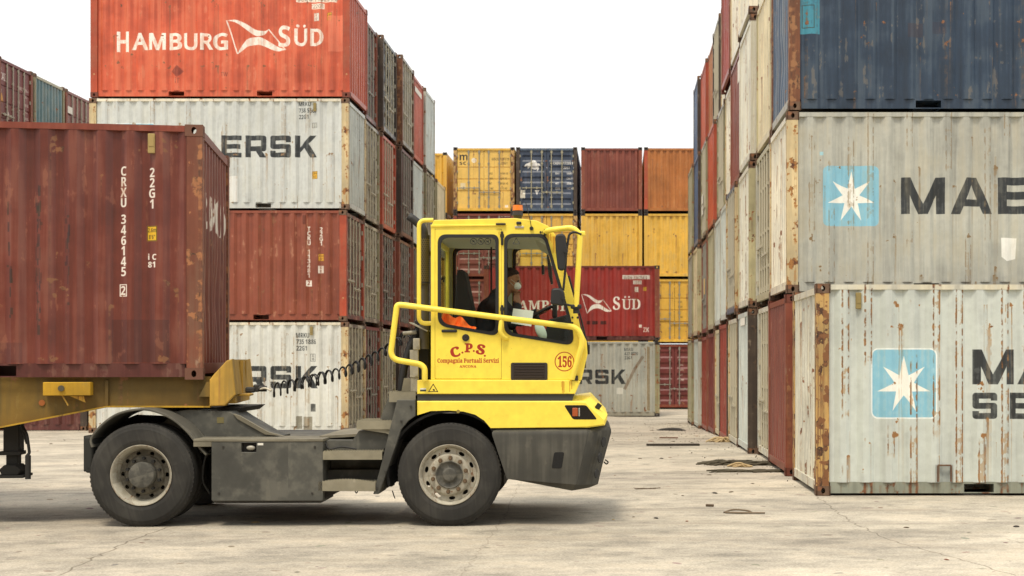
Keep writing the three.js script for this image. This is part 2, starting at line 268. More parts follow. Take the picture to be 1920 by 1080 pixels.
const L = 6.058, W = 2.438, HH = 2.591, TIER = 2.611;
const hero = (o, W2 = 1408) => MT(steel(W2, Math.round(W2 * HH / L), L, HH, o), o.rough ?? 0.42);
const side = {
  orange: hero({ base: 0xc55737, seed: 3, fade: 0.09, streak: 0.12, rust: 0.1, scratch: 0.22, dirt: 0.1, pale: 0xdb7350, bare: 0xd9a98c, wear: 0.2, gfx(c) {
    words(c, [['H', 0.585, 0.935, 1.07, 0.45, SANS, WHITE]], 7);
    words(c, [['AMBURG', 0.99, 3.225, 1.105, 0.365, SANS, WHITE], ['S', 4.37, 4.665, 0.94, 0.455, SANS, WHITE], ['UD', 4.73, 5.45, 1.0, 0.375, SANS, WHITE]], 8);
    c.fillStyle = WHITE; c.beginPath(); c.arc(4.84, 0.925, 0.035, 0, 7); c.arc(4.99, 0.925, 0.035, 0, 7); c.fill();
    flag(c, 3.16, 0.77, 1.42, 0.82, WHITE);
    patch(c, 4.8, 0.2, 0.95, 0.17, '#e6d9c8'); txt(c, 'SUDU 795234 0', 4.83, 0.225, 0.12, '#6a5a50', SANS, 0.82); patch(c, 5.16, 0.4, 0.3, 0.13, '#e6d9c8'); txt(c, '22G1', 5.19, 0.42, 0.09, '#6a5a50', SANS, 0.9);
    sticker(c, 5.21, 0.62, 0.13, 0.19, '#e3dccf', '#8b8378', 'iC', '87'); sticker(c, 5.52, 0.61, 0.12, 0.18, '#e2a52b', '#6d4d12', '2.6m', '8\'6"');
    patch(c, 5.54, 0.68, 0.36, 0.84, 'rgba(224,124,92,0.75)');
    c.fillStyle = 'rgba(110,45,30,0.7)'; c.save(); c.translate(2.02, 1.98); c.rotate(Math.PI / 4); c.fillRect(-0.1, -0.1, 0.2, 0.2); c.restore(); txt(c, 'iT', 2.02, 2.13, 0.12, 'rgba(110,45,30,0.6)', BOLD, 0.8, 'center'); txt(c, 'TW', 3.12, 2.0, 0.1, 'rgba(90,40,30,0.6)', BOLD, 0.8, 'center');
  } }),
  white3: hero({ base: 0xc6cac6, seed: 4, fade: 0.04, streak: 0.1, rust: 0.1, scratch: 0.04, dirt: 0.18, lines: 0.3, lineA: 0.5, lineW: 0.012, rustLight: 0x8f7454, dirtColor: 0x8d8872, wear: 0.2, gfx(c) {
    block(c, 'MAERSK', 1.704, 0.871, 0.51, INK, 0.2);
    txt(c, 'MRKU', 4.876, 0.087, 0.1, INK, BOLD, 0.75); txt(c, '738 5567', 4.888, 0.236, 0.1, INK, BOLD, 0.75); txt(c, '22G1', 4.888, 0.386, 0.1, INK, BOLD, 0.75);
    sticker(c, 5.199, 0.572, 0.12, 0.12, '#b9bbb4', '#3c3e3c', 'iC', '70'); sticker(c, 5.199, 1.704, 0.13, 0.18, '#e0ab2e', '#5d4712', '2.6m', '8\'6"');
    patch(c, 2.910, 1.816, 0.55, 0.6, '#dedfda'); star(c, 0.609, 0.597, 0.92, 0.98, true);
  } }),
  brown2: hero({ base: 0x83432f, seed: 8, fade: 0.08, streak: 0.14, rust: 0.1, scratch: 0.4, dirt: 0.12, bare: 0xc49a7c, rustDark: 0x3e241b, wear: 0.25, gfx(c) {
    down(c, 'TCKU', 5.174, 0.386, 0.11, 0.1, WHITE, 0.95); down(c, '113481', 5.174, 0.920, 0.11, 0.1, WHITE, 0.95); patch(c, 5.112, 1.642, 0.13, 0.14, WHITE); txt(c, '2', 5.174, 1.654, 0.1, '#8b4434', BOLD, 0.9, 'center');
    down(c, '22G1', 5.460, 0.398, 0.11, 0.1, WHITE, 0.95); sticker(c, 5.398, 1.020, 0.13, 0.17, '#dfa226', '#5d4712', '2.6m', '8\'6"'); sticker(c, 5.386, 1.294, 0.14, 0.19, '#e5ded2', '#6b3a2e', 'iC', '87');
  } }),
  white1: hero({ base: 0xd0d2cb, seed: 12, fade: 0.04, streak: 0.1, rust: 0.1, scratch: 0.04, dirt: 0.2, lines: 0.35, lineA: 0.5, lineW: 0.012, rustLight: 0x8f7454, dirtColor: 0x97927f, wear: 0.2, gfx(c) {
    block(c, 'MAERSK', 1.667, 1.032, 0.52, INK, 0.2);
    txt(c, 'MRKU', 4.826, 0.261, 0.11, INK, BOLD, 0.75); txt(c, '735 1886', 4.838, 0.410, 0.11, INK, BOLD, 0.75); txt(c, '22G1', 4.838, 0.560, 0.11, INK, BOLD, 0.75);
    sticker(c, 5.162, 0.746, 0.13, 0.18, '#c9cbc4', '#3c3e3c', 'iC', '70'); patch(c, 5.174, 1.915, 0.12, 0.18, '#4c4d4a');
    patch(c, 4.838, 2.201, 0.14, 0.3, 'rgba(110,104,88,0.75)'); patch(c, 5.012, 2.214, 0.2, 0.35, 'rgba(120,112,92,0.7)'); star(c, 0.572, 0.759, 0.92, 0.98, true);
  } }),
  navy: hero({ base: 0x24364a, seed: 21, fade: 0.1, streak: 0.22, rust: 0.13, scratch: 0.35, dirt: 0.25, dirtColor: 0x4f4c48, pale: 0x42566a, bare: 0x9c8266, rustDark: 0x33231c, gfx(c) {
    patch(c, 0.167, 1.003, 0.28, 0.5, '#3f8ba0'); c.strokeStyle = '#37504f'; c.lineWidth = 0.012; c.strokeRect(0.198, 1.094, 0.165, 0.32);
    patch(c, 1.7, 1.35, 0.22, 0.2, 'rgba(60,48,56,0.5)'); patch(c, 2.05, 1.33, 0.2, 0.17, 'rgba(45,44,60,0.5)');
  } }),
  grey2: hero({ base: 0xaeafa5, seed: 27, fade: 0.07, streak: 0.2, rust: 0.04, scratch: 0.05, wearMax: 0.5, dirt: 0.32, lines: 0.3, lineA: 0.6, lineW: 0.014, rustLight: 0x7d6748, dirtColor: 0x8a8068, wear: 0.3, rustDark: 0x5f4630, gfx(c) {
    star(c, 0.524, 0.775, 0.8, 0.86, false); block(c, 'MAERSK', 1.641, 0.942, 0.52, INK, 0.17);
    c.fillStyle = '#e9e9e2'; c.beginPath(); c.moveTo(3.062, 1.801); c.lineTo(3.290, 1.809); c.lineTo(3.275, 2.105); c.lineTo(3.146, 2.135); c.lineTo(3.070, 2.074); c.fill();
    patch(c, 0.479, 0.570, 0.05, 0.05, '#9cc6cf');
  } }),
  rusty1: hero({ base: 0xc2c9c3, seed: 33, fade: 0.05, streak: 0.1, rust: 0.09, wearMax: 0.6, scratch: 0.03, dirt: 0.2, lines: 0.9, lineW: 0.018, dirtColor: 0x9aa39c, wear: 0.3, rustDark: 0x51301a, rustLight: 0x93683a, gfx(c) {
    star(c, 0.697, 0.807, 0.77, 0.83, true); block(c, 'MAERSK', 1.921, 0.807, 0.425, INK, 0.1); block(c, 'SEALAND', 1.921, 1.335, 0.32, INK, 0.5);
    patch(c, 1.458, 2.214, 0.22, 0.24, 'rgba(150,158,156,0.8)');
  } }),
  carried: hero({ base: 0x6b3226, seed: 41, fade: 0.1, streak: 0.18, rust: 0.12, scratch: 0.3, dirt: 0.16, bare: 0xa77356, rustDark: 0x35231c, pale: 0x80473a, lines: 0.0, wear: 0.05, gfx(c) {
    down(c, 'CRXU', 5.277, 0.439, 0.106, 0.092, WHITE, 0.85); down(c, '346145', 5.277, 0.925, 0.106, 0.092, WHITE, 0.85); c.strokeStyle = WHITE; c.lineWidth = 0.01; c.strokeRect(5.240, 1.631, 0.068, 0.115); down(c, '2', 5.272, 1.647, 0.106, 0.088, WHITE, 0.85);
    down(c, '22G1', 5.555, 0.444, 0.107, 0.092, WHITE, 0.85); sticker(c, 5.502, 1.032, 0.105, 0.155, '#e0b21f', '#5a4a10', '2.6m', '8\'6"');
    txt(c, 'i C', 5.555, 1.316, 0.06, WHITE, BOLD, 0.95, 'center'); txt(c, '81', 5.555, 1.396, 0.06, WHITE, BOLD, 1.0, 'center');
    patch(c, 5.160, 1.984, 0.56, 0.43, 'rgba(78,38,32,0.6)'); patch(c, 3.999, 2.219, 0.3, 0.2, 'rgba(80,42,38,0.45)');
    const r = rng(3); for (let i = 0; i < 90; i++) { const k = [0, 1, 1, 1, 2, 4][i % 6]; c.fillStyle = `rgba(${40 + r() * 25},${28 + r() * 14},${24 + r() * 10},${0.3 + r() * 0.4})`; c.fillRect(5.3 - k * 0.2785 - 0.6 + r() * 0.05, 0.55 + r() * 1.5, 0.006 + r() * 0.025, 0.02 + r() * 0.12); }
  } }),
  redFar: hero({ base: 0x94302a, seed: 52, fade: 0.08, streak: 0.14, rust: 0.13, scratch: 0.1, dirt: 0.12, wear: 0.15, gfx(c) {
    words(c, [['H', 0.72, 1.14, 1.12, 0.44, SERIF, WHITE], ['AMBURG', 1.18, 3.3, 1.2, 0.36, SERIF, WHITE], ['S', 4.43, 4.72, 1.07, 0.45, SERIF, WHITE], ['UD', 4.75, 5.42, 1.15, 0.36, SERIF, WHITE]]);
    c.fillStyle = WHITE; c.beginPath(); c.arc(4.87, 1.08, 0.035, 0, 7); c.arc(5.0, 1.08, 0.035, 0, 7); c.fill();
    flag(c, 3.36, 0.98, 1.06, 0.68, WHITE); patch(c, 4.774, 0.330, 0.95, 0.14, '#ddd5c8'); txt(c, 'SUDU 336758 0', 4.810, 0.367, 0.1, '#7a655c', BOLD, 0.85); patch(c, 5.141, 0.514, 0.3, 0.13, '#ddd5c8'); txt(c, '22G1', 5.177, 0.532, 0.09, '#7a655c', BOLD, 0.85);
    sticker(c, 5.196, 0.734, 0.13, 0.18, '#e3dccf', '#8b8378', 'iC', '87'); sticker(c, 5.489, 0.734, 0.12, 0.14, '#d9a83a', '#6d4d12', '2.6m', '8\'6"');
    patch(c, 3.544, 1.908, 0.12, 0.12, 'rgba(50,25,22,0.8)'); patch(c, 3.728, 1.908, 0.2, 0.12, 'rgba(50,25,22,0.8)'); patch(c, 4.021, 1.908, 0.2, 0.12, 'rgba(50,25,22,0.8)'); patch(c, 5.342, 2.037, 0.1, 0.1, '#e8ddd0'); txt(c, 'ZK', 5.489, 2.128, 0.16, '#e3cfc4', BOLD, 0.8);
  } }, 1024),
  greyFar: hero({ base: 0xa9aba2, seed: 57, fade: 0.06, streak: 0.16, rust: 0.26, scratch: 0.1, dirt: 0.25, dirtColor: 0x8c8470, gfx(c) {
    block(c, 'MAERSK', 1.379, 0.972, 0.5, INK, 0.19); txt(c, 'MSKU', 4.829, 0.220, 0.11, INK, BOLD, 0.75); txt(c, '427 0770', 4.847, 0.367, 0.11, INK, BOLD, 0.75); txt(c, '22G1', 4.847, 0.514, 0.11, INK, BOLD, 0.75);
    c.strokeStyle = 'rgba(92,66,44,0.5)'; c.lineWidth = 0.1; c.beginPath(); c.moveTo(5.489, 0.514); c.lineTo(5.196, 0.954); c.lineTo(4.847, 1.651); c.stroke(); patch(c, 4.572, 1.596, 0.22, 0.22, '#cfcfc6');
    c.fillStyle = '#8a7a5e'; c.fillRect(5.618, 0.183, 0.1, 2.2);
  } }, 1024),
};
const pal = {};
for (const [name, base, o] of [
  ['white', 0xdcd6c2, { seed: 61, rust: 0.2, dirt: 0.2, lines: 0.1, dirtColor: 0xa89a78 }], ['white2', 0xd2d0c0, { seed: 62, rust: 0.26, dirt: 0.3, lines: 0.3, dirtColor: 0x9a8d6c }],
  ['cream', 0xd6c9a4, { seed: 63, rust: 0.18, dirt: 0.25 }], ['bluish', 0xc2c9c2, { seed: 64, rust: 0.2, dirt: 0.22, dirtColor: 0x8f8c78 }],
  ['olive', 0xa9a487, { seed: 65, rust: 0.16, dirt: 0.22 }], ['grey', 0xa3a193, { seed: 66, rust: 0.2, dirt: 0.4, scratch: 0.1 }],
  ['brown', 0x7a3b2b, { seed: 67, rust: 0.12, dirt: 0.14 }], ['darkbrown', 0x582b26, { seed: 68, rust: 0.14, dirt: 0.2 }],
  ['red', 0x933a2b, { seed: 69, rust: 0.12, dirt: 0.28, dirtColor: 0x4f382f, scratch: 0.35 }], ['maroon', 0x74302b, { seed: 70, rust: 0.12, dirt: 0.28, dirtColor: 0x3f302c, scratch: 0.35 }],
  ['salmon', 0xb4502f, { seed: 71, rust: 0.12, dirt: 0.14, pale: 0xc4684c }], ['ochre', 0xa8672f, { seed: 72, rust: 0.12, dirt: 0.12 }],
  ['blue', 0x4c5f7d, { seed: 73, rust: 0.1, dirt: 0.16, pale: 0x7f8c9c }], ['slate', 0x46566a, { seed: 74, rust: 0.14, dirt: 0.22, pale: 0x6d767e }],
  ['yellow', 0xdcae44, { seed: 75, rust: 0.14, dirt: 0.3, dirtColor: 0x93762f, scratch: 0.2, pale: 0xe6c478 }], ['dirtywhite', 0xb5b19e, { seed: 76, rust: 0.28, dirt: 0.5, dirtColor: 0x57523f, streak: 0.3, mottle: [0x33302a, 0.75, 0xd2cdb9, 0.6] }],
  ['dirtyred', 0x7d3627, { seed: 77, rust: 0.2, dirt: 0.4, dirtColor: 0x2b2522, streak: 0.3, scratch: 0.8, bare: 0xb9a98f, mottle: [0x2a211e, 0.8, 0xb5a58e, 0.55] }], ['dirtyblue', 0x414a50, { seed: 78, rust: 0.16, dirt: 0.4, dirtColor: 0x23262a, streak: 0.3, scratch: 0.9, bare: 0xb8b7a8, mottle: [0x202327, 0.7, 0xc0bfae, 0.75] }],
  ['teal', 0x5f7c7e, { seed: 79, rust: 0.2, dirt: 0.3, pale: 0x8d9a90 }],
]) pal[name] = hero({ base, fade: 0.07, streak: 0.16, ...o }, 1024);
const postTex = (base, rust, seed, lite, dark) => MT(steel(96, 1024, 0.17, 2.4, { base, seed, rust, dirt: 0.3, scratch: 0.5, fade: 0.12, streak: 0.1, rustLight: lite ?? 0x8a5a34, rustDark: dark ?? 0x4a2818 }), 0.65);
const posts = { rustyYellow: postTex(0xc09a5a, 1.2, 81, 0x7c5230, 0x38241a), rustBrown: postTex(0x6d4127, 1.0, 82, 0x8f6440, 0x3a2519), rustCream: postTex(0xc0ad84, 0.85, 83, 0x9d6c36), brown: postTex(0x84412c, 0.4, 84, 0x9a6a45), dark: postTex(0x3f3329, 0.6, 85, 0x5c4834, 0x241c17), orange: postTex(0xa94428, 0.35, 86, 0xc9a070, 0x6e3a20), cream: postTex(0xb2aa84, 0.4, 87), white: postTex(0xbdbcae, 0.5, 88), olive: postTex(0x8f8a6a, 0.5, 89) };
const castM = { rust: MT(steel(64, 64, 0.2, 0.2, { base: 0x5d4534, seed: 90, rust: 0.6, dirt: 0.3 }), 0.75), dark: M(0x37302b, 0.75), brown: M(0x6b3626, 0.7) };
const rodM = { zinc: M(0x8f8c80, 0.55, 0.3), pale: M(0xb0a994, 0.6, 0.1), rust: M(0x77604c, 0.75), gold: M(0xa09a80, 0.6, 0.1) }, darkM = M(0x1f1e1c, 0.85), floorM = M(0x3c352e, 0.9);

// ---------------------------------------------------------------- shipping container, 6.06 m long: built once from shared shapes
function corrugated(x0, x1, y0, y1, pitch, depth, uvOf, phase = 0, dent = 0, rows = dent ? 30 : 1) {   // sheet in the xy plane, facing +z, hollows going to -depth
  const P = [[x0, 0]], br = rng(Math.round(dent * 100) + 5), bumps = []; if (dent) for (let k = 0; k < 7; k++) bumps.push([x0 + br() * (x1 - x0), y0 + br() * (y1 - y0), 0.1 + br() * 0.16, 0.006 + br() * 0.014]);
  for (let k = Math.floor((x0 - phase) / pitch); phase + k * pitch < x1; k++) { const b = phase + k * pitch; for (const [q, z] of [[0.0, 0], [0.26, 0], [0.5, -depth], [0.76, -depth]]) { const x = b + q * pitch; if (x > x0 + 0.02 && x < x1 - 0.02) P.push([x, z]); } }
  P.push([x1, P[P.length - 1][1]]); P[0][1] = P[1][1];
  const pos = [], uv = [];
  for (let i = 1; i < P.length; i++) {
    const [a, za] = P[i - 1], [b, zb] = P[i];
    const off = (x, y) => { if (!dent) return 0; const e = sst(y0, y0 + 0.2, y) * sst(y1, y1 - 0.2, y) * sst(x0, x0 + 0.25, x) * sst(x1, x1 - 0.25, x); let d = 0.006 * Math.sin(x * 1.7 + dent * 3.1) * Math.sin(y * 2.3 + dent) + 0.004 * Math.sin(x * 3.9 + dent * 1.3 + y); for (const [bx, by, r, h] of bumps) d -= h * Math.exp(-((x - bx) ** 2 / (r * r) + (y - by) ** 2 / (r * r * 1.8))); return e * d; };
    for (let r = 0; r < rows; r++) { const u = y0 + (y1 - y0) * r / rows, v = y0 + (y1 - y0) * (r + 1) / rows; for (const [x, y, z] of [[a, u, za], [b, u, zb], [b, v, zb], [a, u, za], [b, v, zb], [a, v, za]]) { pos.push(x, y, z + off(x, y)); uv.push(...uvOf(x, y)); } }
  }
  const g = new THREE.BufferGeometry(); g.setAttribute('position', new THREE.Float32BufferAttribute(pos, 3)); g.setAttribute('uv', new THREE.Float32BufferAttribute(uv, 2)); g.computeVertexNormals(); return dent ? toCreasedNormals(g, 0.36) : g;
}
const cut = 0.165;
const makeSide = (dent) => corrugated(-L / 2 + cut, L / 2 - cut, 0.16, 2.535, 0.2785, 0.042, (x, y) => [(x + L / 2) / L, y / HH], -L / 2 + 0.02, dent).translate(0, 0, W / 2 - 0.012);
const sideGeo = makeSide(0);
const sideBack = sideGeo.clone().rotateY(Math.PI);
const endGeo = (div, off) => corrugated(-W / 2 + 0.13, W / 2 - 0.13, 0.15, 2.5, 0.25, 0.046, (x, y) => [(x + W / 2) / div + off, y / HH], -W / 2 + 0.16, 1 + off * 7, 16).rotateY(Math.PI / 2).translate(L / 2 - 0.02, 0, 0);
const flip = (g) => g.clone().rotateY(Math.PI);
const endA = [0, 0.27, 0.55].map((o) => endGeo(L, o)), endB = endA.map(flip);
const plate = (w, h, t, hw, hh) => { const s = new THREE.Shape([[-w / 2, -h / 2], [w / 2, -h / 2], [w / 2, h / 2], [-w / 2, h / 2]].map((p) => new THREE.Vector2(...p))); const p = new THREE.Path(); p.absellipse(0, 0, hw, hh, 0, Math.PI * 2); s.holes.push(p); return new THREE.ExtrudeGeometry(s, { depth: t, bevelEnabled: false, curveSegments: 5 }); };
const castGeo = (() => { const a = 0.178, b = 0.162, h = 0.118; return merge([plate(a, h, 0.02, 0.026, 0.036).translate(0, 0, b / 2 - 0.02), plate(a, h, 0.02, 0.026, 0.036).translate(0, 0, -b / 2), plate(b, h, 0.02, 0.026, 0.036).rotateY(Math.PI / 2).translate(a / 2 - 0.02, 0, 0), plate(b, h, 0.02, 0.026, 0.036).rotateY(Math.PI / 2).translate(-a / 2, 0, 0), box(a - 0.002, 0.02, b - 0.002, 0, h / 2 - 0.011, 0), box(a - 0.002, 0.02, b - 0.002, 0, -h / 2 + 0.011, 0)]); })();
const CX = L / 2 - 0.089, CZ = W / 2 - 0.081;
const postGeo = box(0.158, HH - 0.236, 0.14);
const flatUV = (g) => { const P = g.attributes.position, N = g.attributes.normal; for (let i = 0; i < P.count; i++) g.attributes.uv.setXY(i, (Math.abs(N.getX(i)) > 0.7 ? P.getZ(i) : P.getX(i)) / L + 0.5, (Math.abs(N.getY(i)) > 0.7 ? P.getZ(i) : P.getY(i)) / HH); return g; };
const topRail = box(L - 0.36, 0.062, 0.055).translate(0, 2.548, 0), endHead = box(0.06, 0.08, W - 0.33).translate(0, 2.505, 0), endSill = box(0.06, 0.11, W - 0.33).translate(0, 0.115, 0);
const botRail = (() => {
  const s = new THREE.Shape([[-L / 2 + 0.178, 0.026], [L / 2 - 0.178, 0.026], [L / 2 - 0.178, 0.165], [-L / 2 + 0.178, 0.165]].map((p) => new THREE.Vector2(...p)));
  for (const c of [-1.03, 1.03]) s.holes.push(new THREE.Path([[c - 0.18, 0.038], [c - 0.18, 0.14], [c + 0.18, 0.14], [c + 0.18, 0.038]].map((p) => new THREE.Vector2(...p))));
  const t = []; for (const c of [-1.03, 1.03]) t.push(box(0.36, 0.004, 0.5, c, 0.142, -0.25), box(0.004, 0.11, 0.5, c - 0.182, 0.085, -0.25), box(0.004, 0.11, 0.5, c + 0.182, 0.085, -0.25), box(0.36, 0.11, 0.004, c, 0.085, -0.5));
  return merge([extr(s, -0.03, 0), ...t]);
})();
for (const g of [topRail, endHead, endSill, botRail]) flatUV(g);
const roofGeo = box(L - 0.36, 0.02, W - 0.12).translate(0, 2.565, 0), floorGeo = box(L - 0.3, 0.02, W - 0.14).translate(0, 0.15, 0);
function leafGeo(z0, z1, wave, div, off) {      // a door leaf facing +x, its ribs running across
  const y0 = 0.17, y1 = 2.47, P = [[y0, 0]];
  if (wave) for (let k = 0; k < 5; k++) { const b = 0.3 + k * 0.43; P.push([b, 0], [b + 0.07, -0.04], [b + 0.2, -0.04], [b + 0.27, 0]); }
  else for (let k = 0; k < 3; k++) { const b = 0.83 + k * 0.47; P.push([b, 0], [b + 0.01, -0.022], [b + 0.04, -0.022], [b + 0.05, 0]); }
  P.push([y1, 0]);
  const pos = [], uv = [], e = wave ? 0.09 : 0.02, quad = (a, b, c, d) => { for (const p of [a, b, c, a, c, d]) { pos.push(...p); uv.push((W / 2 - p[2]) / div + off, p[1] / HH); } };
  for (let i = 1; i < P.length; i++) { const [a, xa] = P[i - 1], [b, xb] = P[i]; quad([xa, a, z1 - e], [xa, a, z0 + e], [xb, b, z0 + e], [xb, b, z1 - e]); }
  quad([0, y0, z1], [0, y0, z1 - e], [0, y1, z1 - e], [0, y1, z1]); quad([0, y0, z0 + e], [0, y0, z0], [0, y1, z0], [0, y1, z0 + e]);
  quad([0, y0, z1], [0, y1, z1], [-0.05, y1, z1], [-0.05, y0, z1]); quad([0, y0, z0], [-0.05, y0, z0], [-0.05, y1, z0], [0, y1, z0]);
  const g = new THREE.BufferGeometry(); g.setAttribute('position', new THREE.Float32BufferAttribute(pos, 3)); g.setAttribute('uv', new THREE.Float32BufferAttribute(uv, 2)); g.computeVertexNormals(); return g.translate(L / 2 - 0.05, 0, 0);
}
const leaves = {}; for (const wv of [0, 1]) for (const dv of [L, W]) leaves[wv + (dv === W ? 'w' : 'l')] = [leafGeo(0.008, W / 2 - 0.16, wv, dv, 0.1 * (dv === L)), leafGeo(-W / 2 + 0.16, -0.008, wv, dv, 0.1 * (dv === L))];
const rodGeo = (() => { const g = [cyl(0.02, 2.36, 0, 1.31, 0, 'y', 8)]; for (const y of [0.24, 2.4]) g.push(box(0.03, 0.09, 0.08, -0.012, y, 0)); for (const y of [0.6, 1.2, 1.95]) g.push(box(0.03, 0.05, 0.085, -0.012, y, 0)); return merge(g).translate(L / 2 - 0.022, 0, 0); })();
const handleGeo = merge([box(0.02, 0.03, 0.42, 0, 0, 0.16), box(0.03, 0.09, 0.05, -0.01, 0, 0.2)]).translate(L / 2 - 0.002, 0.97, 0), handleGeo2 = handleGeo.clone().translate(0, -0.17, 0);
const hingeGeo = box(0.035, 0.1, 0.1);
const mirrored = new Map(); const back = (g) => { if (!mirrored.has(g)) mirrored.set(g, flip(g)); return mirrored.get(g); };
let serial = 0;
// c: { side, end (material), far (material), kind: 'wall' | 'door' | 'wave', face: +1 or -1 (which end the photo shows), post, cast, rail, rod, w (door texture fits the door) }
function container(label, x, y, z, c, ry = 0, group = 'shipping containers in the yard') {
  const t = thing('shipping_container', label, 'shipping container', x, y, z, ry, group), n = serial++;
  const put = (name, g, m, px = 0, py = 0, pz = 0) => { const o = mesh(name, g, m, t); o.position.set(px, py, pz); return o; };
  const end = c.end ?? c.side, rail = c.rail ?? end, post = c.post ?? end, cast = c.cast ?? castM.rust, face = c.face ?? -1;
  put('side_panel', Object.values(side).includes(c.side) ? makeSide(1.7 + n) : sideGeo, c.side); put('side_panel', sideBack, c.far ?? c.side);
  for (const s of [1, -1]) { put('top_rail', topRail, c.topRail ?? c.side, 0, 0, s * (W / 2 - 0.036)); const b = put('bottom_rail', botRail, c.botRail ?? c.side, 0, 0, s * (W / 2 - 0.04)); if (s < 0) b.rotation.y = Math.PI; }
  for (const s of [1, -1]) {
    const door = s === face && c.kind !== 'wall' && c.kind, F = (g) => (s > 0 ? g : back(g));
    put('end_header', endHead, rail, s * (L / 2 - 0.036)); put('end_sill', endSill, rail, s * (L / 2 - 0.036));
    if (!door) put('end_panel', (s > 0 ? endA : endB)[c.plain ? 0 : n % 3], end);
    else {
      const lv = leaves[(c.kind === 'wave' ? 1 : 0) + (c.w ? 'w' : 'l')], rod = c.rod ?? rodM.zinc;
      for (const g of lv) put('door_leaf', F(g), end);
      for (const q of [-0.61, -0.19, 0.19, 0.61]) { const o = put('lock_rod', F(rodGeo), rod, 0, 0, q); const hd = mesh('handle', F(q * s > 0 ? handleGeo : handleGeo2), rod, o); if (q * s < 0) hd.scale.z = 1; }
      for (const q of [-1, 1]) for (const hy of [0.38, 0.95, 1.62, 2.24]) put('hinge', hingeGeo, c.hinge ?? rod, s * (L / 2 - 0.03), hy, q * (W / 2 - 0.13));
    }
    for (const q of [1, -1]) { put('corner_post', postGeo, post, s * (L / 2 - 0.083), HH / 2, q * (W / 2 - 0.074)); for (const cy of [0.059, HH - 0.059]) put('corner_casting', castGeo, cast, s * CX, cy, q * CZ); }
  }
  put('roof', roofGeo, c.roof ?? c.far ?? end); put('floor', floorGeo, floorM);
  return t;
}
const ventM = M(0x8a7a4a, 0.7), ventGeo = merge([rbox(0.07, 0.2, 0.03, 0, 0, 0, 0.008), box(0.05, 0.1, 0.012, 0, 0.02, 0.014)]);
const vent = (c, x, m = ventM, y = 2.38) => { const o = mesh('vent', ventGeo, m, c); o.position.set(x - L / 2, y, W / 2 - 0.005); };


// ---------------------------------------------------------------- the stacks
const NTH = ['foremost', 'second', 'third', 'fourth', 'fifth', 'sixth', 'seventh', 'eighth', 'ninth', 'tenth', 'last'], TIERN = ['bottom tier', 'second tier', 'third tier', 'top tier'];
const P = pal, st = posts;
const K = {   // looks: end colour, end kind, corner posts
  wWhite: { side: P.white2, end: P.white, kind: 'wall', post: st.rustCream }, wCream: { side: P.cream, end: P.cream, kind: 'wall', post: st.cream }, wBluish: { side: P.bluish, end: P.bluish, kind: 'wall', post: st.white },
  wWhiteRust: { side: P.white2, end: P.white2, kind: 'wall', post: st.rustYellow }, wOlive: { side: P.olive, end: P.olive, kind: 'wall', post: st.olive }, wGrey: { side: P.bluish, end: P.grey, kind: 'wall', post: st.olive },
  wBrown: { side: P.brown, end: P.brown, kind: 'wall', post: st.brown, cast: castM.brown }, wRed: { side: P.red, end: P.red, kind: 'wall', post: st.brown, cast: castM.brown }, wMaroon: { side: P.maroon, end: P.maroon, kind: 'wall', post: st.brown }, wSalmon: { side: P.salmon, end: P.salmon, kind: 'wall', post: st.orange },
  wOchre: { side: P.ochre, end: P.ochre, kind: 'wall', post: st.orange }, wBlue: { side: P.blue, end: P.blue, kind: 'wall', post: st.dark }, wNavy: { side: side.navy, end: P.slate, kind: 'wall', post: st.rustBrown }, wTeal: { side: P.teal, end: P.teal, kind: 'wall', post: st.olive, rail: P.olive }, wYellow: { side: P.yellow, end: P.yellow, kind: 'wall', post: st.rustYellow, cast: castM.dark },
  dGrey: { side: P.grey, end: P.dirtywhite, kind: 'door', post: st.olive, rod: rodM.pale }, dWhite: { side: P.white2, end: P.white2, kind: 'door', post: st.white, rod: rodM.pale }, dCream: { side: P.cream, end: P.cream, kind: 'door', post: st.rustCream, rod: rodM.pale },
  dRed: { side: P.red, end: P.dirtyred, kind: 'wave', post: st.brown, rod: rodM.zinc }, dMaroon: { side: P.maroon, end: P.maroon, kind: 'wave', post: st.brown, rod: rodM.zinc }, dBrown: { side: P.brown, end: P.dirtyred, kind: 'door', post: st.brown, rod: rodM.zinc }, dDark: { side: P.darkbrown, end: P.darkbrown, kind: 'door', post: st.dark, rod: rodM.zinc },
  dBlue: { side: P.slate, end: P.dirtyblue, kind: 'wave', post: st.dark, rod: rodM.pale }, dOrange: { side: P.salmon, end: P.salmon, kind: 'door', post: st.orange, rod: rodM.pale }, dYellow: { side: P.yellow, end: P.yellow, kind: 'door', post: st.rustYellow, cast: castM.dark, rod: rodM.zinc }, dSlate: { side: P.slate, end: P.dirtyblue, kind: 'door', post: st.dark, rod: rodM.pale },
};
// a row of stacks running away from the camera: x = where each visible end stands, one list for each tier
function row(name, z0, pitch, face, tiers) {
  tiers.forEach((list, tier) => list.forEach((e, k) => {
    if (!e) return;
    const [x, look, words, extra] = e, d = z0 + k * pitch, c = { ...(K[look] || look), face, ...extra };
    const base = low(x - face * L / 2, -d - W) + 0.004;
    const t = container(`${words}, ${NTH[k]} in ${TIERN[tier]} of ${name}`, x - face * L / 2, base + tier * TIER, -(d + W / 2), c);
    if (extra?.with) extra.with(t);
  }));
}
